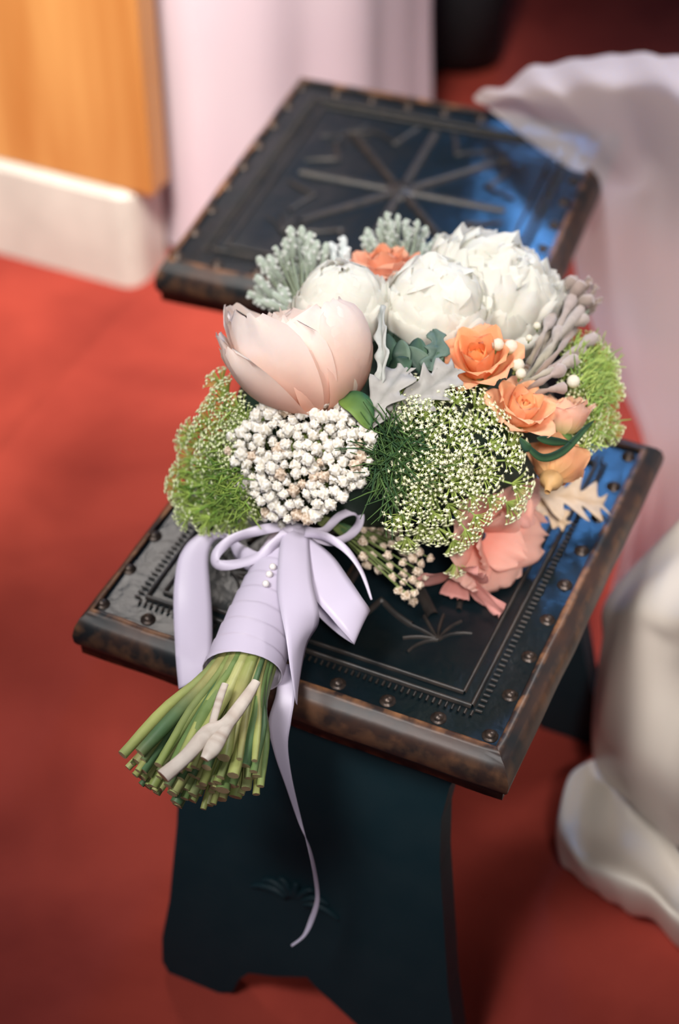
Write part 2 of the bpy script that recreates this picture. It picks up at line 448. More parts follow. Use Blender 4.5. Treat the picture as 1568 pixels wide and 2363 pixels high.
# ------------------------------------------------------------------ the bouquet
NECK = at_z(684, 1238, 0.505)
BQ = Vector((-0.03, 0.02, 0.45))
bouquet = empty('bridal_bouquet', BQ, 'round bridal bouquet of peonies, roses and green lace flowers tied with lavender ribbon', 'bouquet')
HC = at_z(905, 955, 0.565)            # centre of the flower dome
HA, HB, HCz = 0.205, 0.165, 0.125     # half sizes along right, away, up
HR = Vector((CR.x, CR.y, 0)).normalized(); HF = Vector((CF.x, CF.y, 0)).normalized()
def dome(px, py, sink=0.0):
    """the point of the flower dome seen at that place, and the outward normal"""
    d = ray(px, py)
    def loc(v): return Vector((v.dot(HR)/HA, v.dot(HF)/HB, v.z/HCz))
    o_, dd = loc(CP - HC), loc(d)
    a, b_, c_ = dd.dot(dd), o_.dot(dd), o_.dot(o_) - 1
    disc = b_*b_ - a*c_
    t = (-b_ - math.sqrt(disc))/a if disc > 0 else -b_/a
    p = CP + d*t; l = loc(p - HC)
    nrm = (HR*(l.x/HA) + HF*(l.y/HB) + Vector((0, 0, l.z/HCz))).normalized()
    return p + d*sink, nrm
PXM = 1.62/FPX        # metres per pixel on the bouquet
def hd(name, mb, mats, parent=bouquet, smooth=True):
    for p in mb.v:      # nothing sinks into the leather it lies on
        if SX0 - 0.005 < p.x < SX1 + 0.005 and SY0 < p.y < SD: p.z = max(p.z, SZ + 0.0060)
    return mb.obj(name, mats, parent, BQ, smooth)

# filling core that the flower stalks run through (dark foliage)
core = MB(); rows = []
for i in range(13):
    th = PI*i/12; row = []
    for k in range(24):
        ph = 2*PI*k/24; q = 0.74 + 0.10*noise.noise(Vector((math.cos(ph)*3, math.sin(ph)*3, th*3)))
        row.append(HC + HR*(HA*q*math.sin(th)*math.cos(ph)) + HF*(HB*q*math.sin(th)*math.sin(ph)) + Vector((0, 0, HCz*q*math.cos(th))))
    rows.append(row)
core.grid(rows, (0.02, 0.04, 0.025), True)
hd('inner_foliage', core, leaf_m)
for i in range(120):     # short dark green leaflets over the core
    pass

def petal_rows(L, Wd, phi, r0, z0, a0, a1, cup, curl=0.0, ruf=0.0, rseed=0.0, nu=9, nv=9, bulge=0.55, tipw=0.35, roll=0.0, drop=0.10):
    """one petal: heading a (0 up, + outwards) runs a0 -> a1 from base to tip; cup = radius it wraps round"""
    rows = []; r_, z_ = r0, z0; pr, pz = r0, z0
    for i in range(nu+1):
        u = i/nu
        a = lerp(a0, a1, u) + curl*max(0, (u-0.72)/0.28)**1.6
        if i: pr += math.sin(a)*L/nu; pz += math.cos(a)*L/nu
        w = Wd*0.5*(0.28 + 0.72*math.sin(PI*0.5*min(1, u/bulge))) if u < bulge else Wd*0.5*math.sqrt(max(0.0, 1 - (1-tipw**2)*((u-bulge)/(1-bulge))**2.6))
        row = []
        nrm_r, nrm_z = math.cos(a), -math.sin(a)
        for j in range(nv+1):
            v = 2*j/nv - 1
            s_ = v*w; c_ = cup
            x = pr - c_*(1 - math.cos(s_/c_)); y = c_*math.sin(s_/c_); z = pz
            e = ruf*L*u**2*(noise.noise(Vector((v*2.6 + rseed*9.1, u*2.0, rseed*3.3))) + 0.6*noise.noise(Vector((v*6.5 + rseed*5, u*3.0, 4+rseed))))
            e += roll*L*abs(v)**3*u
            tipn = (ruf*0.9 + 0.03)*L*noise.noise(Vector((v*4.2 + rseed*7.7, 7.7, rseed)))*max(0, u-0.6)/0.4
            z += tipn - (drop*L*abs(v)**2.5*u*u) + (0.010*L*math.sin(v*17 + rseed)*math.cos(v*5.3 + rseed*2) if drop < 0.05 else 0.0)*max(0, u-0.75)/0.25
            x += e*nrm_r; z += e*nrm_z
            row.append(Vector((x*math.cos(phi) - y*math.sin(phi), x*math.sin(phi) + y*math.cos(phi), z)))
        rows.append(row)
    return rows
def petal_obj(parent, M, rows, cfun, name='petal', mat=None):
    nu, nv = len(rows), len(rows[0]); m_ = MB()
    cols = [cfun(i/(nu-1), 2*j/(nv-1)-1) for i in range(nu) for j in range(nv)]
    m_.grid([[M @ p for p in r_] for r_ in rows], cols)
    return hd(name, m_, mat or petal_m, parent)
def calyx(M, R, col, name, label=None, tail=True):
    """green cup below a flower: the flower part's own mesh"""
    m_ = MB(); rows = []
    for q, h in ((0.10, -1.25), (0.14, -1.0), (0.34, -0.82), (0.42, -0.62), (0.30, -0.45), (0.02, -0.40)):
        rows.append([M @ Vector((math.cos(2*PI*k/10)*q*R, math.sin(2*PI*k/10)*q*R, h*R)) for k in range(10)])
    m_.grid(rows, col, True)
    o = hd(name, m_, leaf_m)
    if label: o['label'] = label
    return o
GREEN = (0.10, 0.20, 0.05)
def globe_peony(px, py, Rpx, axis, c_out, c_in, label, n_layers=4, open_=0.0, spin=0.0, sink=0.03, ruf=0.05, seed=0, pos=None, squash=1.0):
    R = Rpx*PXM; p, nrm = dome(px, py, sink)
    if pos is not None: p = pos
    M = frame(p, axis, spin) @ Matrix.Diagonal((1, 1, squash, 1))
    fl_ = calyx(M, R, GREEN, 'white_peony' if 'white' in label else 'blush_peony', label)
    rnd = random.Random(seed)
    # inner heart
    for lay in range(n_layers):
        f = lay/(max(1, n_layers-1)); Rl = R*lerp(0.84, 1.0, f); n_ = 4 if lay == 0 else 5 + lay + (2 if n_layers > 5 else 0)
        for k in range(n_):
            phi = 2*PI*(k + 0.5*(lay % 2))/n_ + rnd.uniform(-.22, .22)
            lr = lerp(2.9, 1.75, f**0.8)*rnd.uniform(.90, 1.08); L = Rl*lr
            end = math.radians(84) - lr*(1.0 - 0.03*lay) + open_*f*rnd.uniform(0.2, 0.6)
            rows = petal_rows(L, Rl*rnd.uniform(1.75, 2.15)*(1 - .18*f), phi, 0.12*Rl, -0.90*Rl, math.radians(86), end, Rl*1.02, curl=rnd.uniform(-.25, .35)*f, ruf=ruf, rseed=rnd.random()*10 + lay, nu=12, nv=14, bulge=.62, tipw=.34, roll=-.05, drop=-0.015)
            def cfun(u, v, k_=rnd.random()*0.06): return mixc(c_in, c_out, u*1.9 - 0.10 + k_)
            petal_obj(fl_, M, rows, cfun)
    return fl_
WHITE, WHITE_IN = (0.86, 0.845, 0.77), (0.85, 0.79, 0.57)
globe_peony(790, 716, 110, cf(-.1, .85, .5), WHITE, WHITE_IN, 'round white peony between blush peony and silver brunia', seed=3, spin=.4, sink=.035, ruf=.02)
globe_peony(1005, 716, 122, cf(.1, .7, .72), WHITE, WHITE_IN, 'round white peony in the middle of the bouquet', seed=5, spin=1.0, sink=.045, ruf=.025)
globe_peony(1135, 696, 148, cf(.45, .70, .5), WHITE, WHITE_IN, 'largest ruffled white peony at the top of the bouquet', n_layers=6, open_=.5, seed=8, ruf=.055, sink=.075)
# ---- blush peony, wide open, seen from its side
BL_T, BL_B = (0.97, 0.85, 0.78), (0.95, 0.52, 0.36)
def blush(u, v): return mixc(BL_B, BL_T, 0.02 + u*1.25 - 0.10*abs(v))
p0, _ = dome(726, 900, 0.02)
R = 0.066
Mb = frame(p0, cf(-.10, .95, .24), 0.0)
bp_ = calyx(Mb, R*1.1, (0.28, 0.36, 0.08), 'blush_peony', 'wide open blush pink peony above the white florets')
# angles are measured round the flower axis; find the one that faces the viewer
vw = (Mb.to_3x3().inverted() @ (-CF)); PHV = math.atan2(vw.y, vw.x)
rr_ = (Mb.to_3x3().inverted() @ CR); PHR = math.atan2(rr_.y, rr_.x)
sgn = 1 if math.sin(PHR - PHV) > 0 else -1
def ang(deg): return PHV + sgn*math.radians(deg)       # + turns towards the right of the picture
KB = 1.06
for (deg, L, Wd, a0, a1, cup, curl, seed) in (
        (180, .092, .09, 50, -24, .06, .3, 1), (140, .090, .09, 55, -20, .06, .3, 2), (-140, .094, .09, 55, -14, .07, .4, 3), (4, .088, .08, 50, -26, .06, .3, 31), (-60, .095, .09, 55, -26, .06, .3, 32), (70, .095, .09, 55, -30, .06, .3, 33),
        (100, .095, .085, 62, -20, .055, .1, 4), (-100, .112, .095, 66, 2, .06, .2, 5), (-86, .108, .078, 80, 10, .05, .0, 6),
        (-52, .118, .115, 74, -6, .068, .1, 7), (-24, .104, .080, 74, -16, .066, .0, 8), (78, .120, .115, 84, -46, .055, -.3, 9),
        (46, .122, .118, 84, -46, .056, -.3, 10), (-62, .104, .090, 88, 10, .06, .0, 11), (-120, .118, .09, 70, 6, .06, .2, 12)):
    rows = petal_rows(L*KB, Wd*KB, ang(deg), 0.008, -0.02, math.radians(a0), math.radians(a1), cup*KB, curl*.4, 0.035, seed*1.37, 12, 12, 0.62, 0.36, 0.0, 0.02)
    petal_obj(bp_, Mb, rows, blush)
for (deg, L, Wd, a0, a1, cup, curl, seed, c_) in ((8, .058, .072, 96, 6, .06, .2, 21, 0.4),):
    rows = petal_rows(L, Wd, ang(deg), 0.010, -0.01, math.radians(a0), math.radians(a1), cup, curl, 0.04, seed*1.37, 9, 9, 0.6, 0.45)
    petal_obj(bp_, Mb, rows, (lambda u, v: mixc(BL_B, (0.88, 0.76, 0.64), 0.45 + u)))
# ---- roses
def rose(px, py, Rpx, axis, c_tip, c_base, c_in, label, spin=0.0, sink=0.02, seed=0, openness=1.0, pos=None, name='rose'):
    R = Rpx*PXM; p, nrm = dome(px, py, sink)
    if pos is not None: p = pos
    M = frame(p, axis, spin); fl_ = calyx(M, R, (0.09, 0.19, 0.05) if 'dull' not in label else (0.55, 0.33, 0.14), name, label); rnd = random.Random(seed)
    spec = [(3, .16, 1.05, 14, -16, .20, .0), (3, .24, 1.20, 22, -8, .34, .10), (4, .30, 1.30, 34, -2, .46, .35), (5, .34, 1.38, 50, 10, .60, .9), (5, .36, 1.42, 66, 26, .74, 1.3)]
    for lay, (n_, r0, L, a0, a1, cup, curl) in enumerate(spec):
        for k in range(n_):
            phi = 2*PI*(k + 0.37*lay)/n_ + rnd.uniform(-.15, .15)
            a1r = math.radians(a1)*openness + rnd.uniform(-.07, .07)
            rows = petal_rows(R*L, R*lerp(0.75, 1.45, lay/4)*rnd.uniform(.9, 1.1), phi, r0*R*0.55, -0.55*R, math.radians(a0)*lerp(.8, 1, openness), a1r, R*cup, curl*openness*rnd.uniform(.7, 1.2), 0.035, rnd.random()*10, 10, 9, 0.62, 0.30, 0.0)
            f = lay/4
            petal_obj(fl_, M, rows, lambda u, v, f=f: mixc(c_base, mixc(c_in, c_tip, f*0.8 + 0.2*abs(v)), u*1.6))
    return fl_
PEACH, PB, PI_ = (0.92, 0.48, 0.29), (0.88, 0.46, 0.18), (0.94, 0.33, 0.08)
rose(888, 628, 84, cf(-.05, .9, .35), (0.88, 0.50, 0.36), (0.84, 0.40, 0.2), (0.88, 0.32, 0.14), 'peach rose at the top behind the white peonies', .3, .035, 31)
rose(1108, 832, 75, cf(-.18, .62, .75), PEACH, PB, PI_, 'bright orange rose below the white peonies', .5, .012, 32)
rose(1203, 948, 68, cf(.30, .62, .70), (0.93, 0.53, 0.34), PB, (0.94, 0.42, 0.16), 'orange rose partly covered by green lace flower', 1.1, .010, 33)
rose(1302, 965, 66, cf(.10, .97, .15), (0.92, 0.56, 0.42), (0.74, 0.70, 0.30), (0.88, 0.54, 0.32), 'peach rose with yellow green outer petals, seen from the side', .2, .012, 34, .42)
rose(1283, 1078, 66, cf(.25, .55, -.55), (0.86, 0.46, 0.26), (0.76, 0.46, 0.20), (0.86, 0.36, 0.13), 'dull orange rose turned away, under the yellow green one', .8, .02, 35, .55)
# ---- coral pink lily-like blossoms low on the right
CO_T, CO_B = (0.95, 0.54, 0.45), (0.90, 0.38, 0.29)
def blossom(pos, axis, spec, label, c_t=CO_T, c_b=CO_B, spin=0.0, name='coral_blossom'):
    M = frame(pos, axis, spin); fl_ = calyx(M, 0.02, (0.30, 0.16, 0.08), name, label)
    for (deg, L, Wd, a0, a1, cup, curl, ruf, seed) in spec:
        rows = petal_rows(L, Wd, math.radians(deg), 0.004, -0.004, math.radians(a0), math.radians(a1), cup, curl, ruf, seed*1.71, 11, 12, 0.66, 0.55, 0.0)
        petal_obj(fl_, M, rows, lambda u, v: mixc(c_b, c_t, 0.1 + u*1.2 + 0.15*noise.noise(Vector((v*7, u, seed)))))
    return fl_
pb = at_z(1120, 1240, 0.508)
blossom(pb, cf(.55, -.25, .78), [(0, .056, .062, 60, 86, .08, .3, .16, 1), (62, .055, .060, 64, 90, .08, .2, .18, 2), (125, .05, .056, 50, 80, .07, .3, .14, 3), (190, .05, .05, 50, 90, .06, .3, .14, 4), (250, .066, .056, 66, 100, .06, .4, .15, 5), (305, .070, .060, 62, 96, .07, .4, .16, 6),
          (30, .040, .045, 20, 50, .05, .3, .15, 7), (150, .040, .045, 24, 44, .05, .3, .15, 8), (280, .042, .045, 25, 60, .05, .3, .15, 9)], 'ruffled coral pink blossom resting on the stool', spin=.5)
blossom(at_z(1185, 1130, 0.53), cf(.8, .15, .6), [(0, .034, .040, 50, 70, .05, .4, .14, 11), (80, .034, .038, 55, 75, .05, .4, .14, 12), (160, .034, .038, 50, 80, .05, .4, .14, 13), (240, .036, .040, 55, 78, .05, .4, .14, 14), (310, .034, .04, 50, 75, .05, .4, .14, 15)], 'pale pink blossom behind the green lace flower', (0.86, 0.50, 0.44), (0.80, 0.36, 0.28), .2)
blossom(at_z(1060, 1330, 0.482), cf(-.3, -.7, .4), [(20, .045, .030, 60, 75, .03, .3, .1, 21), (-60, .05, .03, 60, 70, .03, .3, .1, 22), (130, .04, .03, 40, 60, .03, .3, .1, 23), (230, .045, .03, 50, 70, .03, .3, .1, 24)], 'small coral petals drooping beneath the green lace flower', (0.84, 0.40, 0.36), (0.6, 0.2, 0.16), .6)
# ---- white florets (a dense cluster of small papery balls)
def ball_mesh(seed, c0, c1):
    bm = bmesh.new(); bmesh.ops.create_icosphere(bm, subdivisions=3, radius=1.0)
    m_ = MB(); vs = []; cs = []
    for v in bm.verts:
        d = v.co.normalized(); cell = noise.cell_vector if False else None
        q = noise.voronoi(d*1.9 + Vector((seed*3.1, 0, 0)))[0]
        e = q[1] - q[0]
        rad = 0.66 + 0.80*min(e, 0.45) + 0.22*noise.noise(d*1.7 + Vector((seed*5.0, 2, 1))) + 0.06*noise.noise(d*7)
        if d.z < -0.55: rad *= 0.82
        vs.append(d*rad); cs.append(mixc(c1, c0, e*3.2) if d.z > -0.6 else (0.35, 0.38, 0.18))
    m_.add(vs, [tuple(v.index for v in f.verts) for f in bm.faces], cs); bm.free()
    return m_.mesh('floret', floret_m)
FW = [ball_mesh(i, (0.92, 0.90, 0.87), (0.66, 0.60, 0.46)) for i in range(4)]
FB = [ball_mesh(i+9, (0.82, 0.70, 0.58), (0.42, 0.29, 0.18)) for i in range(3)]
def inside(px, py, poly):
    c_ = False; n_ = len(poly)
    for i in range(n_):
        (x1, y1), (x2, y2) = poly[i], poly[(i+1) % n_]
        if (y1 > py) != (y2 > py) and px < (x2-x1)*(py-y1)/(y2-y1) + x1: c_ = not c_
    return c_
def scatter(poly, dmin, seed, tries=6000, maxn=400):
    rnd = random.Random(seed); out = []
    xs = [p[0] for p in poly]; ys = [p[1] for p in poly]
    for _ in range(tries):
        q = (rnd.uniform(min(xs), max(xs)), rnd.uniform(min(ys), max(ys)))
        if inside(q[0], q[1], poly) and all((q[0]-o_[0])**2 + (q[1]-o_[1])**2 > dmin*dmin for o_ in out):
            out.append(q)
            if len(out) >= maxn: break
    return out
def floret_cluster(poly, dmin, sizes, meshes, label, root_px, root_z, sinks, seed, zlow=None, name='floret_cluster'):
    pts = scatter(poly, dmin, seed); rnd = random.Random(seed); root = at_z(root_px[0], root_px[1], root_z)
    m_ = MB(); spots = []
    for (px, py) in pts:
        p, nrm = dome(px, py, rnd.uniform(*sinks))
        if zlow is not None: p = at_z(px, py, zlow(px, py) + rnd.uniform(-.008, .008))
        p.z = max(p.z, 0.462)
        s_ = rnd.uniform(*sizes)*PXM; ax = (nrm*1.0 + (p-root).normalized()*0.8 + Vector((rnd.uniform(-.4, .4), rnd.uniform(-.4, .4), rnd.uniform(-.4, .4)))).normalized()
        spots.append((p, ax, s_))
        q = p - ax*s_*0.8; mid = lerp(root, q, 0.6) - nrm*0.012
        m_.tube([tuple(lerp(root, q, 0.25) - nrm*0.02), tuple(mid), tuple(q)], [0.0009, 0.0008, 0.0006], 4, (0.17, 0.22, 0.07), False)
    o = hd(name, m_, leaf_m); o['label'] = label; o['kind'] = 'thing'
    del o['kind']
    for i, (p, ax, s_) in enumerate(spots):
        link('floret', meshes[i % len(meshes)], o, Matrix.Translation(-BQ) @ frame(p, ax, i*1.3) @ Matrix.Scale(s_, 4))
    return o
polyW = [(600, 925), (690, 908), (780, 925), (850, 985), (868, 1050), (835, 1110), (790, 1150), (760, 1185), (720, 1195), (660, 1215), (605, 1200), (590, 1140), (555, 1120), (560, 1080), (518, 1045), (530, 1000), (590, 965)]
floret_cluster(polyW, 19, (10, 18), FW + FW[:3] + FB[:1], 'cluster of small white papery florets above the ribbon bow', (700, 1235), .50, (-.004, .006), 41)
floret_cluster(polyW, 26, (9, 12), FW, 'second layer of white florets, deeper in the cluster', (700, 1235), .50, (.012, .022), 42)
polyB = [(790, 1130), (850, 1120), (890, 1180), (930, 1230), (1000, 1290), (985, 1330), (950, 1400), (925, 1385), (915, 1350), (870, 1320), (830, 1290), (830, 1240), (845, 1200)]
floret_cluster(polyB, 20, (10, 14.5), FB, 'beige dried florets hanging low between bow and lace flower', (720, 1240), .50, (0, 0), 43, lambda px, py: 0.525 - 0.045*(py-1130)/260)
# ---- green lace flowers
FLC, FLG = (0.93, 0.92, 0.68), (0.46, 0.58, 0.15)
def umbellet_mesh(seed, nf, fsize, spread, c_f, c_g):
    rnd = random.Random(seed); m_ = MB()
    for k in range(nf):
        q = math.sqrt((k+0.5)/nf); a = k*2.39996 + rnd.uniform(-.3, .3)
        d = Vector((math.cos(a)*q*spread, math.sin(a)*q*spread, 1 - 0.35*q*q + rnd.uniform(-.12, .12)))
        m_.tube([(0, 0, 0), tuple(d*0.55 + Vector((0, 0, 0.06))), tuple(d)], [0.035, 0.028, 0.028], 3, c_g, False)
        # a floret: small five-petalled cup
        Mf = frame(d, (d + Vector((0, 0, 0.5))), rnd.random()*6); s_ = fsize*rnd.uniform(.75, 1.2); cc = mixc(c_f, c_g, rnd.uniform(0, .22))
        vs = [Mf @ Vector((0, 0, -0.4*s_))]
        for i in range(10):
            rr2 = s_*(1.0 if i % 2 == 0 else 0.5); vs.append(Mf @ Vector((math.cos(i*PI/5)*rr2, math.sin(i*PI/5)*rr2, 0.25*s_ if i % 2 == 0 else 0.0)))
        vs.append(Mf @ Vector((0, 0, 0.35*s_)))
        m_.add(vs, [(0, 1+(i+1) % 10, 1+i) for i in range(10)] + [(11, 1+i, 1+(i+1) % 10) for i in range(10)], [mixc(cc, c_g, .5)] + [cc]*11)
    return m_.mesh('umbellet', floret_m)
UM = [umbellet_mesh(50+i, 26, 0.165, 0.95, FLC, FLG) for i in range(4)]
UG = [umbellet_mesh(60+i, 24, 0.15, 0.95, (0.86, 0.90, 0.60), (0.46, 0.62, 0.14)) for i in range(3)]
def umbel(base, tips, meshes, label, usize, raycol, seed, hair=0, hair_col=(0.07, 0.16, 0.04), bend=0.3, raylen=.92):
    rnd = random.Random(seed); m_ = MB(); spots = []
    for (p, ax) in tips:
        s_ = usize*rnd.uniform(.8, 1.15); q = p - ax*s_
        ctrl = lerp(base, q, 0.55) + (ax + Vector((rnd.uniform(-.4, .4), rnd.uniform(-.4, .4), rnd.uniform(-.4, .4))))*(-bend*0.03)
        pts = [lerp(lerp(base, ctrl, t), lerp(ctrl, q, t), t) for t in (0, .25, .5, .75, 1)]
        m_.tube(pts, [0.0013, 0.0011, 0.001, 0.0009, 0.0009], 5, raycol, False)
        spots.append((q, ax, s_))
    for _ in range(hair):     # thread-like leaves round the base
        d = Vector((rnd.gauss(0, 1), rnd.gauss(0, 1), rnd.gauss(0, 1))).normalized(); L = rnd.uniform(.02, .055)
        a = base + d*rnd.uniform(.0, .01); mid = a + d*L*0.6 + Vector((0, 0, rnd.uniform(-.006, .006))); e = a + d*L
        m_.tube([a, mid, e], [0.0007, 0.0006, 0.0003], 3, mixc(hair_col, raycol, rnd.random()*0.5), False)
    o = hd('lace_flower', m_, leaf_m); o['label'] = label
    for i, (q, ax, s_) in enumerate(spots):
        link('umbellet', meshes[i % len(meshes)], o, Matrix.Translation(-BQ) @ frame(q, ax, i*0.9) @ Matrix.Scale(s_, 4))
    return o
# big one at the centre right
polyL = [(905, 860), (960, 845), (1000, 900), (1075, 870), (1110, 900), (1160, 960), (1200, 1000), (1225, 1060), (1235, 1130), (1220, 1180), (1170, 1200), (1130, 1230), (1085, 1290), (1075, 1330), (1040, 1345), (1020, 1290), (960, 1275), (920, 1270), (890, 1225), (920, 1160), (930, 1100), (925, 1020), (940, 960), (900, 910)]
rnd = random.Random(70); baseL, nL = dome(975, 1075, 0.045)
tips = []
for (px, py) in scatter(polyL, 42, 71):
    p, nrm = dome(px, py, rnd.uniform(-.022, .004)); 
    if p.z < 0.475: p.z = 0.475
    tips.append((p, (nrm*0.9 + (p - baseL).normalized()*0.9).normalized()))
umbel(baseL, tips, UM, 'large green lace flower with creamy florets at the front of the bouquet', 0.016, (0.36, 0.50, 0.14), 72, 0)
# thready dark green leaves beside it
hm = MB(); rnd = random.Random(75)
hb, hn = dome(905, 1060, 0.02)
for _ in range(420):
    d = (cf(rnd.gauss(0, 1), rnd.gauss(0, 1), rnd.gauss(.25, .6))); L = rnd.uniform(.015, .045)
    px, py = rnd.gauss(915, 26), rnd.gauss(1055, 42)
    a, nn = dome(px, py, rnd.uniform(-.004, .02)); e = a + d*L; mid = lerp(a, e, .5) + Vector((rnd.uniform(-.004, .004), 0, rnd.uniform(-.004, .004)))
    hm.tube([a, mid, e], [0.0009, 0.0008, 0.0004], 3, mixc((0.03, 0.085, 0.035), (0.12, 0.22, 0.06), rnd.random()), False)
o = hd('thread_foliage', hm, leaf_m); o['kind'] = 'stuff'; o['label'] = 'thread-like dark green leaves beside the large lace flower'
# left one, seen from below and behind
rnd = random.Random(80)
def rim_tips(poly, dmin, seed, cen, sink, away, n=60, zc=0.462):
    b_, nb = cen; res = []
    for (px, py) in scatter(poly, dmin, seed):
        p, nrm = dome(px, py, rnd.uniform(*sink)); p.z = max(p.z, zc)
        res.append((p, ((p - b_).normalized()*1.0 + nrm*0.5 + away*0.5).normalized()))
    return res
bl_, _ = dome(555, 1125, 0.035)
polyG = [(490, 850), (520, 900), (555, 935), (585, 960), (540, 1000), (520, 1050), (560, 1085), (575, 1130), (590, 1190), (540, 1225), (470, 1222), (400, 1205), (382, 1150), (380, 1090), (405, 1040), (410, 985), (455, 955), (475, 900)]
tips = rim_tips(polyG, 24, 81, (bl_, None), (-.006, .016), -CR)
umbel(bl_, tips, UG, 'pale green fuzzy lace flower on the left edge of the bouquet', 0.0155, (0.20, 0.36, 0.06), 82, 0)
hm = MB()
for _ in range(420):
    px, py = rnd.gauss(520, 34), rnd.gauss(1140, 42)
    if not inside(px, py, polyG): continue
    a, nn = dome(px, py, rnd.uniform(-.012, .006)); a.z = max(a.z, .465); d = (cf(rnd.gauss(-.6, .8), rnd.gauss(-.2, .8), rnd.gauss(.3, .5))); e = a + d*rnd.uniform(.006, .017)
    e.z = max(e.z, .460)
    hm.tube([a, lerp(a, e, .5), e], [0.0009, 0.0008, 0.0004], 3, mixc((0.14, 0.30, 0.05), (0.44, 0.60, 0.12), rnd.random()), False)
o = hd('thread_foliage', hm, leaf_m); o['kind'] = 'stuff'; o['label'] = 'bright green thread-like leaves in the left lace flower'
# right one
br_, _ = dome(1335, 905, 0.03)
polyR = [(1330, 770), (1370, 765), (1420, 820), (1440, 870), (1430, 950), (1435, 1010), (1400, 1020), (1370, 1050), (1335, 1050), (1345, 1000), (1365, 950), (1345, 900), (1310, 880), (1315, 820)]
tips = rim_tips(polyR, 22, 91, (br_, None), (.0, .02), CR)
umbel(br_, tips, UG, 'green lace flower on the right edge beside the brown twigs', 0.014, (0.24, 0.40, 0.08), 92, 0)
hm = MB()
for _ in range(380):
    px, py = rnd.gauss(1362, 24), rnd.gauss(885, 55)
    if not inside(px, py, polyR): continue
    a, nn = dome(px, py, rnd.uniform(-.006, .006)); d = cf(rnd.gauss(.5, .5), rnd.gauss(.6, .6), rnd.gauss(.2, .4)); e = a + d*rnd.uniform(.008, .018)
    hm.tube([a, lerp(a, e, .5), e], [0.0009, 0.0008, 0.0004], 3, mixc((0.20, 0.34, 0.07), (0.50, 0.62, 0.16), rnd.random()), False)
o = hd('thread_foliage', hm, leaf_m); o['kind'] = 'stuff'; o['label'] = 'light green thread-like leaves in the right lace flower'
# ---- silver brunia: fans of knobby fuzzy fingers
def finger_mesh(seed, c0, c1, tip):
    m_ = MB(); rnd = random.Random(seed); pts = []; rad = []; cols = []
    for i in range(8):
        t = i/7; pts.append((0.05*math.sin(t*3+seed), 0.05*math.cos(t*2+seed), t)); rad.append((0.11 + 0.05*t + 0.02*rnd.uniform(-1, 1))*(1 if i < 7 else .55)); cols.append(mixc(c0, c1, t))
    m_.tube(pts, rad, 8, cols, True, tip)
    # side knobs
    for k in range(9):
        a = k*2.4; t = 0.35 + 0.6*k/9; c_ = Vector((math.cos(a)*.14, math.sin(a)*.14, t))
        rows = [[c_ + Vector((math.cos(2*PI*j/6)*q, math.sin(2*PI*j/6)*q, h)) for j in range(6)] for q, h in ((.01, -.06), (.055, -.02), (.06, .03), (.01, .075))]
        m_.grid(rows, tip, True)
    return m_.mesh('bud_finger', fuzz_m)
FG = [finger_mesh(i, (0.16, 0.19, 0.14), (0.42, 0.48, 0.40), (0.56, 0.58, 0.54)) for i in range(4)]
def brunia(poly, dmin, origin, sink, L, meshes, label, seed, name='silver_brunia', jit=.12, tilt=0.35):
    rnd = random.Random(seed); ob, _ = dome(origin[0], origin[1], sink + .02); m_ = MB(); spots = []
    for (px, py) in scatter(poly, dmin, seed):
        p, nrm = dome(px, py, sink + rnd.uniform(-.012, .012)); ax = ((p - ob).normalized() + nrm*tilt + Vector([rnd.uniform(-jit, jit) for _ in range(3)])).normalized()
        l = L*rnd.uniform(.75, 1.2); q = p - ax*l*0.8; spots.append((q, ax, l))
        m_.tube([lerp(ob, q, .1), lerp(ob, q, .6), q], 0.0016, 5, (0.20, 0.24, 0.16), False)
    o = hd(name, m_, stem_m); o['label'] = label
    for i, (q, ax, l) in enumerate(spots):
        link('bud_finger', meshes[i % len(meshes)], o, Matrix.Translation(-BQ) @ frame(q, ax, i) @ Matrix.Diagonal((l*.8, l*.8, l, 1)))
    return o
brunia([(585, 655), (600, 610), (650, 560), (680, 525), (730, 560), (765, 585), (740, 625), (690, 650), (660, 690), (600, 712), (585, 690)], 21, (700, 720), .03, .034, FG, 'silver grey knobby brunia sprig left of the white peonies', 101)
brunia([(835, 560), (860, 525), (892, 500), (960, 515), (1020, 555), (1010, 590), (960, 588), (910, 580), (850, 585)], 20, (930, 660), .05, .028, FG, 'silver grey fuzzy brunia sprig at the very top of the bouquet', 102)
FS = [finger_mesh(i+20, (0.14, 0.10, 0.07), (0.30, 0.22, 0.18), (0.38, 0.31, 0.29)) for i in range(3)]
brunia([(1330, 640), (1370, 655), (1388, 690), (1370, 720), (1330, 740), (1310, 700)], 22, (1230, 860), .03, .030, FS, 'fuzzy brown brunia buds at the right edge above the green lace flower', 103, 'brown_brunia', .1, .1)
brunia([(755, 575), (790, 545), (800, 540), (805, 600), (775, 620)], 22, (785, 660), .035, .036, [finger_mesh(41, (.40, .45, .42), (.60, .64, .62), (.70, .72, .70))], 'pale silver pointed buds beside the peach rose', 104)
tw = MB()
twigs = [((1215, 850), (1290, 730), (1345, 650)), ((1205, 870), (1300, 720), (1370, 690)), ((1210, 880), (1280, 790), (1340, 715)), ((1225, 880), (1290, 810), (1320, 760)), ((1235, 885), (1310, 820), (1370, 780)), ((1190, 895), (1260, 860), (1330, 830)), ((1200, 905), (1250, 880), (1300, 850)), ((1220, 840), (1250, 780), (1275, 730)), ((1235, 860), (1275, 800), (1290, 760)), ((1215, 915), (1265, 900), (1300, 895)), ((1225, 870), (1285, 765), (1320, 690)), ((1235, 870), (1300, 770), (1350, 735)), ((1215, 900), (1275, 850), (1345, 805)), ((1245, 850), (1290, 700), (1325, 640))]
twp = None
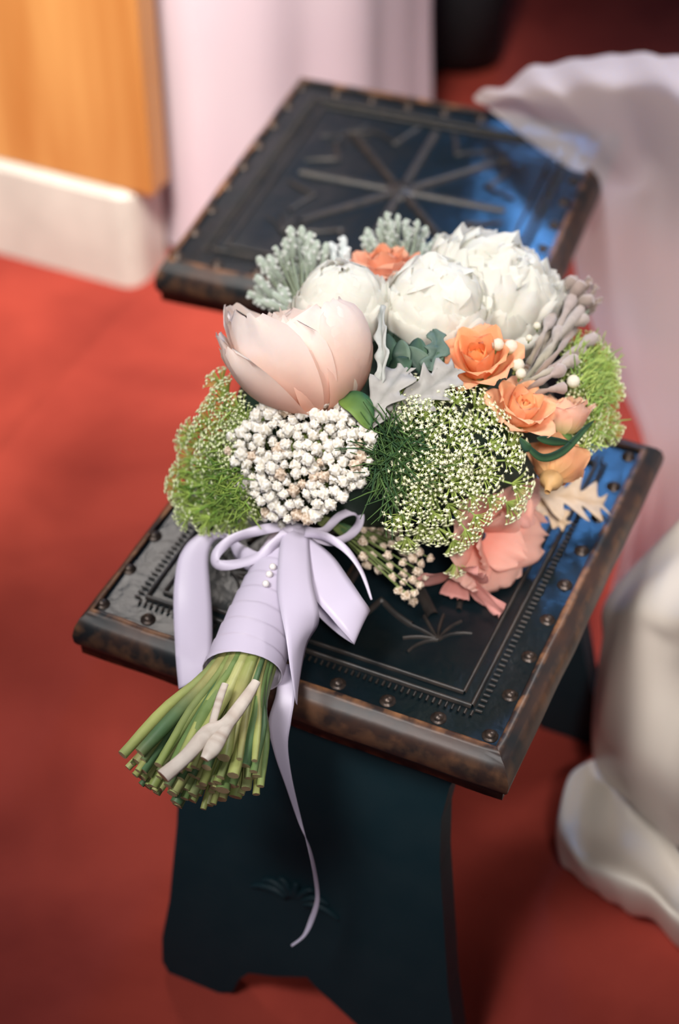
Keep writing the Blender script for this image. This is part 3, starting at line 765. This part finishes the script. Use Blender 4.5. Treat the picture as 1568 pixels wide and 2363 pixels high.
for i, tr_ in enumerate(twigs):
    m_ = MB(); pts = [dome(px, py, s_)[0] for (px, py), s_ in zip(tr_, (.022, -.004, -.006))]
    cl = mixc((0.20, 0.14, 0.10), (0.30, 0.31, 0.22), (i % 3)/2.5)
    c_ = catmull(pts, 5); L_ = len(c_); rad = [0.0026 + 0.0009*math.sin(k*1.7+i) + (0.0036 if k > L_-4 else 0)*(1 - abs(k-(L_-2))*0.3) for k in range(L_)]
    m_.tube(c_, rad, 7, [mixc(cl, (0.38, 0.30, 0.27), k/L_) for k in range(L_)])
    if twp is None:
        twp = hd('brown_brunia', m_, fuzz_m); twp['label'] = 'thick taupe brunia twigs fanning out to the right of the white peonies'
    else: hd('twig', m_, fuzz_m, twp)
# ---- leaves
def lobed_leaf(ctrl, width, lobes, col0, col1, label, name='dusty_leaf', facing=None, depth=0.55):
    """midrib through the points ctrl, deep rounded lobes on both sides"""
    mid = catmull([tuple(p) for p in ctrl], 10); mid = [Vector(p) for p in mid]; n_ = len(mid); m_ = MB(); rows = []; cols = []
    for i, p in enumerate(mid):
        u = i/(n_-1); t = (mid[min(i+1, n_-1)] - mid[max(i-1, 0)]).normalized(); f_ = facing if facing is not None else -ray(0, 0)
        side = t.cross(f_).normalized(); nn = side.cross(t).normalized()
        w = width*(0.25 + 0.75*math.sin(PI*min(1, u*0.80 + .12)))*(1 - depth*(0.5 + 0.5*math.cos(2*PI*u*lobes))**0.8)
        if u > .97: w *= 0.4
        rows.append([p + side*(w*v) + t*(w*0.6*abs(v)) + nn*(0.22*w*abs(v)**1.5 + 0.004*noise.noise(Vector((u*6, v*2, width*99)))) for v in (-1, -.66, -.33, 0, .33, .66, 1)])
        cols += [mixc(col0, col1, (0.25 if abs(v) < .1 else 0.75) + 0.2*noise.noise(Vector((u*9, v*3, 2)))) for v in (-1, -.66, -.33, 0, .33, .66, 1)]
    m_.grid(rows, cols)
    o = hd(name, m_, leaf_m); solid(o, 0.0008)
    if label: o['label'] = label
    return o
def dp(px, py, s_=0.0): return dome(px, py, s_)[0]
SIL0, SIL1 = (0.22, 0.22, 0.20), (0.42, 0.40, 0.375)
lobed_leaf([dp(850, 990, .0), dp(872, 935, -.008), dp(905, 890, -.010), dp(935, 850, -.004)], .020, 3.5, SIL0, SIL1, 'silver lobed leaf right of the blush peony', facing=cf(-.3, .1, 1))
lobed_leaf([dp(885, 965, .006), dp(950, 925, .000), dp(1000, 890, -.004), dp(1050, 850, -.004)], .022, 4.5, SIL0, SIL1, 'silver lobed leaf under the creamy lace florets', facing=cf(.1, .3, 1))
lobed_leaf([dp(872, 900, -.004), dp(884, 840, -.016), dp(882, 770, -.018), dp(882, 705, -.012)], .009, 4, (0.24, 0.27, 0.24), (0.52, 0.53, 0.50), 'narrow silver leaf standing between blush and white peonies', facing=cf(-.6, .1, .7))
lobed_leaf([dp(1000, 760, .0), dp(1010, 800, -.006), dp(985, 850, -.006)], .012, 3, (0.04, 0.08, 0.06), (0.13, 0.19, 0.15), 'grey green lobed leaf under the middle white peony', facing=cf(.1, .2, 1))
lobed_leaf([at_z(1215, 1115, .492), at_z(1270, 1140, .490), at_z(1330, 1150, .484), at_z(1392, 1165, .470)], .030, 4.5, (0.60, 0.40, 0.22), (0.86, 0.70, 0.54), 'beige lobed leaf lying over the edge of the stool', facing=cf(.0, .5, .85), depth=.72)
lobed_leaf([at_z(1220, 1130, .480), at_z(1260, 1170, .474), at_z(1305, 1212, .464)], .016, 3.5, (0.60, 0.40, 0.22), (0.82, 0.64, 0.46), 'small beige lobed leaf under the larger beige one', facing=cf(.0, .5, .85), depth=.6)
def plain_leaf(ctrl, width, c0, c1, facing, label=None, name='green_leaf', fold=0.25):
    mid = [Vector(p) for p in catmull([tuple(p) for p in ctrl], 8)]; n_ = len(mid); m_ = MB(); rows = []; cols = []
    for i, p in enumerate(mid):
        u = i/(n_-1); t = (mid[min(i+1, n_-1)] - mid[max(i-1, 0)]).normalized(); side = t.cross(facing).normalized(); nn = side.cross(t).normalized()
        w = width*max(0.02, math.sin(PI*min(1, u**0.8)))**0.8
        rows.append([p + side*(w*v) + nn*(fold*w*abs(v)) for v in (-1, -.5, 0, .5, 1)])
        cols += [mixc(c0, c1, 0.5 + 0.5*v if True else 0) for v in (-1, -.5, 0, .5, 1)]
    m_.grid(rows, cols); o = hd(name, m_, leaf_m); solid(o, 0.0007)
    if label: o['label'] = label
    return o
DG0, DG1 = (0.012, 0.035, 0.024), (0.04, 0.10, 0.05)
rnd = random.Random(120)
for (ax_, ay_, bx_, by_, w_) in ((905, 850, 895, 770, .012), (930, 850, 925, 785, .012), (960, 850, 965, 780, .013), (985, 845, 1020, 800, .012), (900, 860, 950, 830, .012), (1020, 850, 990, 800, .011), (1000, 870, 940, 800, .012)):
    c0 = dp(ax_, ay_, .008); c1 = dp(bx_, by_, -.004)
    plain_leaf([c0, lerp(c0, c1, .5) - CF*.006, c1], w_*.72, DG0 if rnd.random() < .7 else (0.05, 0.09, 0.07), mixc(DG1, (0.20, 0.26, 0.20), rnd.random()*.6), cf(rnd.uniform(-.5, .5), rnd.uniform(-.1, .6), 1))
plain_leaf([dp(790, 915, .0), dp(830, 940, -.010), dp(852, 990, -.008)], .012, (0.03, 0.10, 0.04), (0.16, 0.26, 0.05), cf(.3, .2, 1), 'glossy green leaf under the blush peony')
plain_leaf([at_z(735, 1210, .512), at_z(765, 1180, .524), at_z(795, 1150, .532)], .010, (0.12, 0.18, 0.06), (0.30, 0.32, 0.12), cf(.3, .3, 1), 'olive leaf rising from the ribbon knot')
plain_leaf([at_z(770, 1215, .508), at_z(800, 1205, .516), at_z(825, 1195, .520)], .010, (0.03, 0.09, 0.05), (0.08, 0.16, 0.06), cf(.3, .3, 1))
plain_leaf([at_z(640, 1200, .50), at_z(605, 1175, .505), at_z(560, 1160, .50)], .011, (0.02, 0.07, 0.05), (0.05, 0.12, 0.05), cf(-.2, .3, 1))
# long dark sepals under the yellow green rose
for pts in ([(1210, 1020), (1250, 1055), (1300, 1040), (1350, 990), (1372, 970)], [(1240, 1010), (1280, 1018), (1320, 1022)], [(1225, 1035), (1215, 1030), (1200, 1010)]):
    c_ = [dp(px, py, -.014) for px, py in pts]; plain_leaf(c_, .0040, (0.012, 0.045, 0.03), (0.04, 0.10, 0.04), cf(.1, -.4, 1), None, 'sepal')
# small pale closed buds
for (px, py, q) in ((1196, 842, 15), (1203, 862, 12), (1324, 880, 15), (1240, 752, 9), (1222, 780, 8), (1180, 800, 16), (1150, 795, 14), (1262, 668, 12), (1276, 690, 10)):
    p = dp(px, py, -.012); s_ = q*PXM; M = frame(p, cf(rnd.uniform(-.5, .6), .8, .4)); m_ = MB()
    m_.grid([[M @ Vector((math.cos(2*PI*k/10)*s_*w_, math.sin(2*PI*k/10)*s_*w_, h*s_)) for k in range(10)] for w_, h in ((.2, -1.6), (.25, -1.0), (.7, -.75), (1, -.1), (.85, .5), (.4, .9), (.02, 1.0))],
            [c_ for c_ in ((.2, .28, .1), (.2, .28, .1), (.55, .58, .35), (.80, .78, .66), (.83, .80, .7), (.8, .74, .58), (.7, .6, .4)) for k in range(10)], True)
    hd('pale_bud', m_, petal_m)
# ---- stems: the stalk bundle below the ribbon
WR0, WR1 = NECK, at_z(560, 1553, 0.487)
END = at_z(430, 1818, 0.460)
hx = (END - WR1).normalized(); hs = hx.cross(Vector((0, 0, 1))).normalized(); hu = hs.cross(hx).normalized()
rnd = random.Random(140); k = 0
STC = [(0.40, 0.44, 0.14), (0.28, 0.35, 0.10), (0.16, 0.25, 0.08), (0.08, 0.16, 0.07), (0.36, 0.34, 0.13), (0.48, 0.49, 0.20), (0.22, 0.27, 0.10)]
NS = 92
for i in range(NS):
    q = math.sqrt((i+0.5)/NS); a = i*2.39996
    ex, ez = math.cos(a)*q, math.sin(a)*q
    p_n = lerp(WR0, WR1, .35) + hs*(ex*.017) + hu*(ez*.017)
    p_w = WR1 + hs*(ex*.0245) + hu*(ez*.0235)
    tw_ = rnd.uniform(-.010, .010)
    e = END + hs*(ex*.060 + tw_) + hu*(ez*.036) + hx*(rnd.uniform(-.007, .007) - 0.006*ez + (0.034*ex if ex < 0 else 0.0))
    if e.z < .40 and False: e.z = .40
    mid = lerp(p_w, e, .5) + hs*rnd.uniform(-.004, .004) + hu*rnd.uniform(-.002, .004)
    rd = rnd.choice((.0030, .0036, .0042, .0050, .0058)); cl = rnd.choice(STC)
    pts = catmull([tuple(p_n), tuple(p_w), tuple(mid), tuple(e)], 4); L_ = len(pts)
    m_ = MB(); rad = [rd*(1 + .10*math.sin(j*1.3 + i)) for j in range(L_)]
    m_.tube(pts, rad, 8, [mixc(cl, STC[(i*3) % 7], .5 + .5*math.sin(j*.6 + i)) for j in range(L_)], True, (0.46, 0.36, 0.20))
    hd('stem', m_, stem_m)
def on_handle(px, py, lift):
    """a point over the stalk bundle"""
    t = max(0, min(1, (py - 1545)/260.0)); return at_z(px, py, lerp(.522, .502, t) + lift)
for (pl, rads, nm) in (([(592, 1572), (560, 1622), (520, 1672), (480, 1690), (430, 1745), (376, 1792)], [.004, .0060, .0066, .0075, .0066, .0072], 'peeling pale bark stem lying over the green stalks'),
                       ([(535, 1655), (512, 1690), (490, 1728), (472, 1752)], [.0055, .007, .0075, .004], None), ([(520, 1578), (508, 1610), (496, 1650), (488, 1680)], [.0030, .0035, .0034, .003], None)):
    c_ = catmull([tuple(on_handle(px, py, .004)) for px, py in pl], 5); L_ = len(c_); rd = [x[0] for x in catmull([(r_,) for r_ in rads], 5)]
    m_ = MB(); rnd2 = random.Random(5)
    m_.tube(c_, rd, 9, [mixc((0.66, 0.58, 0.50), (0.30, 0.17, 0.11), 0.9*max(0, noise.noise(Vector((j*.9, 3, len(pl)))) )) for j in range(L_)], True, (0.3, 0.16, 0.10), flat=.6)
    o = hd('bark_stem', m_, stem_m)
    if nm: o['label'] = nm
# ---- ribbon wrap round the stalks
LAV = (0.62, 0.56, 0.70)
wm = MB(); rows = []; NR = 120
ax = (WR1 - WR0); axn = ax.normalized(); ws = axn.cross(Vector((0, 0, 1))).normalized(); wu = ws.cross(axn).normalized()
for i in range(NR+1):
    t = i/NR; c_ = lerp(WR0, WR1, t) - hu*0 + wu*(0.006*math.sin(PI*t))
    rx = lerp(.0205, .0335, t**0.8); ru = lerp(.0195, .0300, t**.8)
    st_ = (t*9) % 1.0; ridge_ = .0011*(1 - st_)
    row = []
    for k in range(32):
        a = 2*PI*k/32; sl = 0.010*math.cos(a)*t      # the turns run a little askew
        st_ = ((t*9 + 0.35*math.cos(a)) % 1.0)
        row.append(c_ + ws*((rx + .0011*(1-st_))*math.cos(a)) + wu*((ru + .0011*(1-st_))*math.sin(a)) + axn*sl*0.6)
    rows.append(row)
wm.grid(rows, LAV, True)
wrap = hd('ribbon_wrap', wm, satin_m); wrap['label'] = 'lavender satin ribbon wound tightly round the stalks'; solid(wrap, .0008, -1)
# ---- ribbons
def ribbon(edges, name, label=None, nsp=6, nv=6, sag=0.0, col=LAV, lift=None):
    """edges: (ax, ay, az, bx, by, bz) two edge points in the picture with their heights"""
    E_ = [tuple(at_z(a, b_, z)) + tuple(at_z(c_, d, z2)) for a, b_, z, c_, d, z2 in edges]
    S = catmull(E_, nsp); m_ = MB(); rows = []
    for i, s_ in enumerate(S):
        A, B = Vector(s_[:3]), Vector(s_[3:])
        up = Vector((0, 0, 1))
        rows.append([lerp(A, B, j/nv) + up*(sag*math.sin(PI*j/nv)) for j in range(nv+1)])
    m_.grid(rows, col); o = hd(name, m_, satin_m); solid(o, .0006)
    if label: o['label'] = label
    return o
ribbon([(655, 1226, .536, 712, 1222, .536), (646, 1262, .540, 716, 1290, .540), (640, 1346, .540, 722, 1345, .540), (647, 1405, .537, 734, 1400, .532), (660, 1470, .530, 735, 1440, .518), (670, 1540, .518, 708, 1490, .505), (680, 1600, .503, 690, 1580, .494), (684, 1625, .490, 686, 1628, .486)], 'ribbon_tail', 'wide lavender ribbon tail over the wrapped stalks', sag=.003)
PINKR = LAV
ribbon([(645, 1530, .478, 682, 1535, .478), (638, 1600, .468, 681, 1605, .470), (620, 1668, .452, 672, 1665, .456), (634, 1740, .430, 665, 1722, .436), (660, 1815, .400, 675, 1800, .405), (690, 1900, .360, 697, 1895, .362), (716, 1955, .33, 712, 1960, .33), (731, 2015, .29, 724, 2020, .29), (738, 2075, .25, 728, 2075, .25), (727, 2120, .225, 714, 2120, .225), (706, 2160, .21, 698, 2158, .21), (674, 2185, .20, 672, 2180, .20)], 'ribbon_tail', 'long thin lavender ribbon end hanging down in front of the stool')
ribbon([(700, 1228, .534, 688, 1262, .534), (765, 1280, .536, 716, 1325, .536), (806, 1335, .532, 722, 1372, .530), (835, 1378, .528, 770, 1432, .522), (852, 1403, .518, 814, 1482, .508), (848, 1408, .508, 812, 1484, .498), (800, 1375, .498, 780, 1462, .490), (752, 1330, .500, 742, 1428, .492), (715, 1290, .508, 720, 1400, .500)], 'bow_loop', 'wide lavender bow loop folded to the right', sag=.002)
ribbon([(690, 1240, .530, 690, 1262, .530), (615, 1275, .520, 636, 1308, .516), (570, 1262, .510, 578, 1318, .500), (535, 1240, .505, 545, 1290, .490), (519, 1231, .505, 524, 1250, .495), (457, 1234, .500, 496, 1247, .496), (416, 1280, .490, 481, 1282, .488), (403, 1346, .478, 484, 1346, .476), (401, 1412, .466, 489, 1412, .464), (404, 1480, .457, 490, 1468, .457), (407, 1530, .452, 488, 1512, .454), (413, 1590, .442, 480, 1570, .450)], 'bow_loop', 'wide lavender bow loop arching down on the left', sag=.003)
def narrow(path, w, name, label=None, face=None):
    C_ = [tuple(at_z(px, py, z)) for px, py, z in path]; S = [Vector(p) for p in catmull(C_, 7)]; m_ = MB(); rows = []; n_ = len(S)
    for i, p in enumerate(S):
        t = (S[min(i+1, n_-1)] - S[max(i-1, 0)]).normalized(); f_ = face if face is not None else -CF
        side = t.cross(f_).normalized(); ww = (w[0] + (w[1]-w[0])*i/(n_-1))*PXM*0.5
        tw_ = 0.5*math.sin(i*.25); sd = side*math.cos(tw_) + t.cross(side)*math.sin(tw_)
        rows.append([p - sd*ww, p, p + sd*ww])
    m_.grid(rows, (0.62, 0.56, 0.69)); o = hd(name, m_, satin_m); solid(o, .0006)
    if label: o['label'] = label
narrow([(700, 1222, .540), (650, 1216, .540), (590, 1226, .532), (535, 1245, .525), (500, 1278, .518), (502, 1302, .512), (545, 1302, .516), (600, 1284, .526), (632, 1255, .534), (662, 1228, .540)], (23, 22), 'narrow_bow_loop', 'narrow pale ribbon loop lying to the left')
narrow([(712, 1226, .540), (748, 1224, .540), (783, 1192, .544), (816, 1180, .545), (832, 1190, .540), (826, 1216, .534), (800, 1240, .530), (765, 1250, .530), (722, 1238, .536)], (18, 20), 'narrow_bow_loop', 'narrow pale ribbon loop to the right of the knot')
narrow([(704, 1226, .544), (752, 1238, .544), (798, 1268, .538), (834, 1318, .526), (858, 1384, .510)], (26, 4), 'narrow_ribbon_tail', 'narrow pale ribbon end pointing right')
kn = MB(); kc = at_z(690, 1238, .530); M = frame(kc, cf(0, .2, 1)); rows = []
for i in range(11):
    th = PI*i/10
    rows.append([M @ Vector((math.sin(th)*math.cos(a)*.0135*(1+.14*math.sin(7*a)), math.sin(th)*math.sin(a)*.0115*(1+.14*math.cos(6*a)), math.cos(th)*.011)) for a in [2*PI*k/28 for k in range(28)]])
kn.grid(rows, LAV, True); hd('ribbon_knot', kn, satin_m)
for (px, py) in ((622, 1325), (614, 1347), (630, 1308)):
    p = at_z(px, py, .531); m_ = MB(); m_.grid([[p + Vector((math.sin(PI*i/6)*math.cos(a), math.sin(PI*i/6)*math.sin(a), math.cos(PI*i/6)))*.0034 for a in [2*PI*k/8 for k in range(8)]] for i in range(7)], None, True)
    hd('pearl_pin', m_, pearl_m)
# ------------------------------------------------------------------ people
def figure(root, base, hgt, arms, mat=skin_m, legs=.09):
    """one continuous standing body grown over a skeleton of joints"""
    h = hgt; J = []; Ed = []; Rd = []
    def j(x, y, z, rx, ry=None, par=None):
        J.append((x*h, y*h, z*h)); Rd.append((rx*h, (ry or rx)*h))
        if par is not None: Ed.append((par, len(J)-1))
        return len(J)-1
    pel = j(0, 0, .53, .085, .062); wa = j(0, 0, .61, .070, .052, pel); ch = j(0, 0, .73, .085, .060, wa); nk = j(0, .004, .825, .032, .032, ch)
    hd1 = j(0, -.002, .875, .046, .050, nk); hd2 = j(0, -.002, .925, .046, .054, hd1); j(0, 0, .965, .030, .036, hd2)
    for s_ in (-1, 1):
        hip = j(s_*.05, 0, .49, .056, .058, pel); kn_ = j(s_*.052, -.004, .28, .036, .036, hip); an = j(s_*.052, .008, .055, .022, .024, kn_); j(s_*.055, -.07, .018, .022, .014, an)
        sh = j(s_*.105, 0, .79, .034, .032, ch); el = j(s_*.135, .012, .62, .024, .024, sh); wr = j(s_*arms[0], arms[1], arms[2], .016, .018, el); j(s_*arms[0], arms[1]-.02, arms[2]-.05, .018, .012, wr)
    me = bpy.data.meshes.new('body'); me.from_pydata(J, Ed, []); o = bpy.data.objects.new('body', me); COL.objects.link(o); o.parent = root
    md = o.modifiers.new('skin', 'SKIN'); md.use_smooth_shade = True
    for i, sv in enumerate(me.skin_vertices[0].data): sv.radius = Rd[i]; sv.use_root = (i == 0)
    subsurf(o, 2); me.materials.append(mat)
    return o
def hair(root, h, mat=hair_m):
    m_ = MB(); rows = []
    for i in range(9):
        th = PI*0.62*i/8
        rows.append([Vector((math.sin(th)*math.cos(a)*.056*h, .006*h + math.sin(th)*math.sin(a)*.062*h*(1 if math.sin(a) > 0 else .80), .925*h + math.cos(th)*.062*h - (0.03*h*max(0, math.sin(a)) if i > 5 else 0))) for a in [2*PI*k/20 for k in range(20)]])
    m_.grid(rows, None, True); return m_.obj('hair', mat, root)
def skirt(root, prof, folds, mat, name, seed, ell=(1, 1), hem=None, depth=1.0):
    """a full skirt hanging in folds; prof = (height, radius)"""
    m_ = MB(); P_ = catmull(prof, 6); rows = []; NA = 160
    for z, r_ in P_:
        f = max(0, 1 - z/prof[-1][0]); row = []
        for k in range(NA):
            a = 2*PI*k/NA
            w = folds[1]*f**0.7*depth*(math.sin(folds[0]*a + 1.4*math.sin(2*a + seed)) + 0.45*math.sin(folds[0]*2.1*a + seed))
            q = r_ + w; zz = z + (hem(a)*max(0, 1 - z/0.25) if hem else 0)
            row.append((math.cos(a)*q*ell[0], math.sin(a)*q*ell[1], zz))
        rows.append(row)
    m_.grid(rows, None, True); o = m_.obj(name, mat, root); solid(o, .002)
    return o
# woman in the lilac dress, standing behind the stools
LP = Vector((-0.785, 1.485, 0))
p1 = empty('person', LP, 'person in a long lilac dress standing behind the bare stool', 'person')
p1.rotation_euler = (0, 0, 0.2)
figure(p1, None, 1.66, (.14, -.03, .47)); hair(p1, 1.66)
skirt(p1, [(0.012, .340), (0.06, .336), (0.25, .328), (0.55, .315), (0.85, .235), (1.02, .15), (1.10, .135)], (7, .016), lilac_m, 'dress_skirt', 1.0, (.92, 1.0))
bd = MB(); rows = []
for z, rx, ry in ((1.06, .150, .115), (1.12, .140, .108), (1.2, .160, .125), (1.28, .165, .128), (1.34, .150, .112)):
    rows.append([(math.cos(2*PI*k/32)*rx, math.sin(2*PI*k/32)*ry, z) for k in range(32)])
bd.grid(rows, None, True); o = bd.obj('dress_bodice', lilac_m, p1); solid(o, .002)
# man in dark trousers beside her, only a leg and shoe in view
MP = Vector((-0.585, 2.03, 0))
p2 = empty('person', MP, 'person in black trousers and black shoes right of the lilac dress', 'person')
p2.rotation_euler = (0, 0, -1.3)
figure(p2, None, 1.78, (.14, -.03, .47)); hair(p2, 1.78)
for s_ in (-1, 1):
    m_ = MB(); m_.grid([[(s_*x0 + math.cos(2*PI*k/20)*q, math.sin(2*PI*k/20)*q*1.1 - .004, z) for k in range(20)] for z, q, x0 in ((.03, .075, .093), (.2, .078, .093), (.5, .088, .092), (.8, .105, .09), (.93, .115, .08))], None, True)
    o = m_.obj('trouser_leg', black_cloth, p2); solid(o, .003)
    m_ = MB(); m_.grid([[(s_*.096 + math.cos(2*PI*k/20)*.048*w_, -.075 + math.sin(2*PI*k/20)*.145*w_, z) for k in range(20)] for w_, z in ((1.0, .0), (1.02, .02), (.97, .04), (.8, .065), (.45, .085), (.05, .09))], None, True)
    m_.obj('shoe', black_shoe, p2)
m_ = MB(); m_.grid([[(math.cos(2*PI*k/32)*rx, math.sin(2*PI*k/32)*ry, z) for k in range(32)] for z, rx, ry in ((.84, .205, .15), (1.0, .19, .14), (1.15, .18, .13), (1.35, .20, .14), (1.46, .16, .11), (1.49, .07, .07))], None, True)
o = m_.obj('jacket', black_cloth, p2); solid(o, .004)
# bride at the right, her gown and veil reach into view
BP = Vector((0.66, 0.58, 0))
p3 = empty('person', BP, 'person in an ivory satin gown and long sheer veil right of the stools', 'person')
p3.rotation_euler = (0, 0, 0.5)
figure(p3, None, 1.66, (.14, -.03, .47)); hair(p3, 1.66)
skirt(p3, [(0.010, .36), (0.02, .385), (0.06, .40), (0.11, .39), (0.17, .352), (0.22, .345), (0.30, .365), (0.38, .355), (0.6, .30), (0.85, .22), (1.02, .14), (1.10, .132)], (7, .022), ivory_m, 'gown_skirt', 2.2, (1.0, 1.0))
bd = MB(); bd.grid([[(math.cos(2*PI*k/32)*rx, math.sin(2*PI*k/32)*ry, z) for k in range(32)] for z, rx, ry in ((1.06, .150, .115), (1.12, .140, .108), (1.2, .160, .125), (1.28, .165, .128), (1.34, .150, .112))], None, True)
o = bd.obj('gown_bodice', ivory_m, p3); solid(o, .002)
def veil_patch(grid_, name, label, seed):
    Gp = [[at_z(*q) for q in row] for row in grid_]
    R1 = [catmull([tuple(p) for p in row], 8) for row in Gp]
    n_ = len(R1[0]); colsC = [catmull([R1[i][k] for i in range(len(R1))], 8) for k in range(n_)]
    m_ = MB(); rows = []
    Minv = (Matrix.Translation(BP) @ Matrix.Rotation(0.5, 4, 'Z')).inverted()
    for k, col in enumerate(colsC):
        rows.append([Minv @ (Vector(p) + Vector((0, 0,   .018*noise.noise(Vector((k*.22 + seed, i*.08, seed)))))) for i, p in enumerate(col)])
    m_.grid(rows); o = m_.obj(name, tulle_m, p3); o['label'] = label
    return o
veil_patch([[(1095, 226, .485), (1180, 182, .52), (1300, 142, .54), (1450, 125, .56), (1600, 138, .60), (1760, 190, .66)],
            [(1100, 230, .488), (1200, 225, .53), (1330, 215, .57), (1470, 205, .60), (1620, 230, .66), (1780, 280, .74)],
            [(1112, 236, .488), (1245, 282, .492), (1440, 392, .492), (1510, 380, .52), (1640, 420, .64), (1800, 470, .76)],
            [(1300, 400, .440), (1340, 450, .44), (1420, 470, .43), (1500, 500, .47), (1640, 530, .60), (1800, 580, .74)],
            [(1330, 640, .300), (1350, 650, .31), (1400, 670, .33), (1490, 700, .38), (1640, 720, .55), (1800, 760, .72)],
            [(1420, 860, .160), (1430, 860, .18), (1460, 870, .22), (1520, 880, .30), (1640, 900, .48), (1800, 940, .70)],
            [(1490, 1040, .100), (1500, 1040, .12), (1520, 1050, .16), (1560, 1060, .24), (1660, 1080, .42), (1800, 1110, .66)],
            [(1440, 1250, .080), (1460, 1260, .10), (1500, 1280, .14), (1550, 1300, .20), (1660, 1330, .38), (1800, 1360, .6)],
            [(1405, 1390, .080), (1430, 1410, .09), (1490, 1455, .12), (1560, 1530, .18), (1660, 1620, .34), (1800, 1700, .55)]], 'veil', 'sheer pinkish tulle veil spread over the corner of the bare stool', 3.0)

def gown_patch(grid_, name, label=None, seed=0, amp=.014, top=False):
    Gp = [[at_z(*q) for q in row] for row in grid_]
    def into(p, rad, z):        # where this piece of cloth runs up into the skirt
        d = Vector((p.x - BP.x, p.y - BP.y, 0)); d = d.normalized() if d.length > 1e-4 else Vector((-1, 0, 0))
        return Vector((BP.x + d.x*rad, BP.y + d.y*rad, z))
    if top:
        T = [into(p, 0.30 - 0.03*i, 0.66) for i, p in enumerate(Gp[0])]; F_ = Gp[0]
        Gp = [T, [lerp(T[i], F_[i], .35) for i in range(len(T))], [lerp(T[i], F_[i], .70) for i in range(len(T))]] + Gp
    for row in Gp: row.append(into(row[-1], 0.12, row[-1].z + 0.10))
    R1 = [catmull([tuple(p) for p in row], 8) for row in Gp]
    colsC = [catmull([R1[i][k] for i in range(len(R1))], 8) for k in range(len(R1[0]))]
    Minv = (Matrix.Translation(BP) @ Matrix.Rotation(0.5, 4, 'Z')).inverted(); m_ = MB()
    m_.grid([[Minv @ (Vector(p) + Vector((0, 0, amp*noise.noise(Vector((k*.25 + seed, i*.06, seed)))))) for i, p in enumerate(col)] for k, col in enumerate(colsC)])
    o = m_.obj(name, ivory_m, p3); solid(o, .002)
    if label: o['label'] = label
    return o
gown_patch([[(1405, 1380, .26), (1480, 1390, .34), (1600, 1420, .42), (1760, 1480, .50)],
            [(1392, 1480, .22), (1450, 1470, .30), (1600, 1500, .38), (1760, 1560, .46)],
            [(1374, 1600, .15), (1425, 1580, .24), (1600, 1620, .33), (1760, 1700, .42)],
            [(1368, 1715, .10), (1405, 1700, .17), (1500, 1770, .24), (1600, 1840, .30), (1760, 1900, .36)][:2] + [(1560, 1800, .27), (1760, 1890, .36)],
            [(1385, 1775, .09), (1425, 1790, .13), (1560, 1900, .19), (1760, 2010, .28)],
            [(1400, 1800, .085), (1450, 1848, .10), (1560, 1940, .13), (1760, 2050, .20)]], 'gown_overskirt', 'upper fold of the ivory satin gown beside the stool', 4, top=True)
gown_patch([[(1378, 1750, .075), (1440, 1810, .08), (1520, 1890, .09), (1680, 1990, .10)],
            [(1318, 1790, .085), (1410, 1860, .075), (1505, 1930, .07), (1680, 2030, .09)],
            [(1292, 1870, .075), (1375, 1930, .070), (1490, 2000, .075), (1680, 2080, .09)],
            [(1286, 1930, .055), (1350, 1990, .085), (1480, 2050, .095), (1680, 2120, .10)],
            [(1300, 1995, .025), (1390, 2065, .030), (1490, 2110, .035), (1680, 2175, .035)],
            [(1330, 2010, .006), (1410, 2065, .006), (1500, 2110, .006), (1680, 2170, .006)]], 'gown_hem_roll', 'rolled hem of the ivory satin gown on the red carpet', 8, .012)
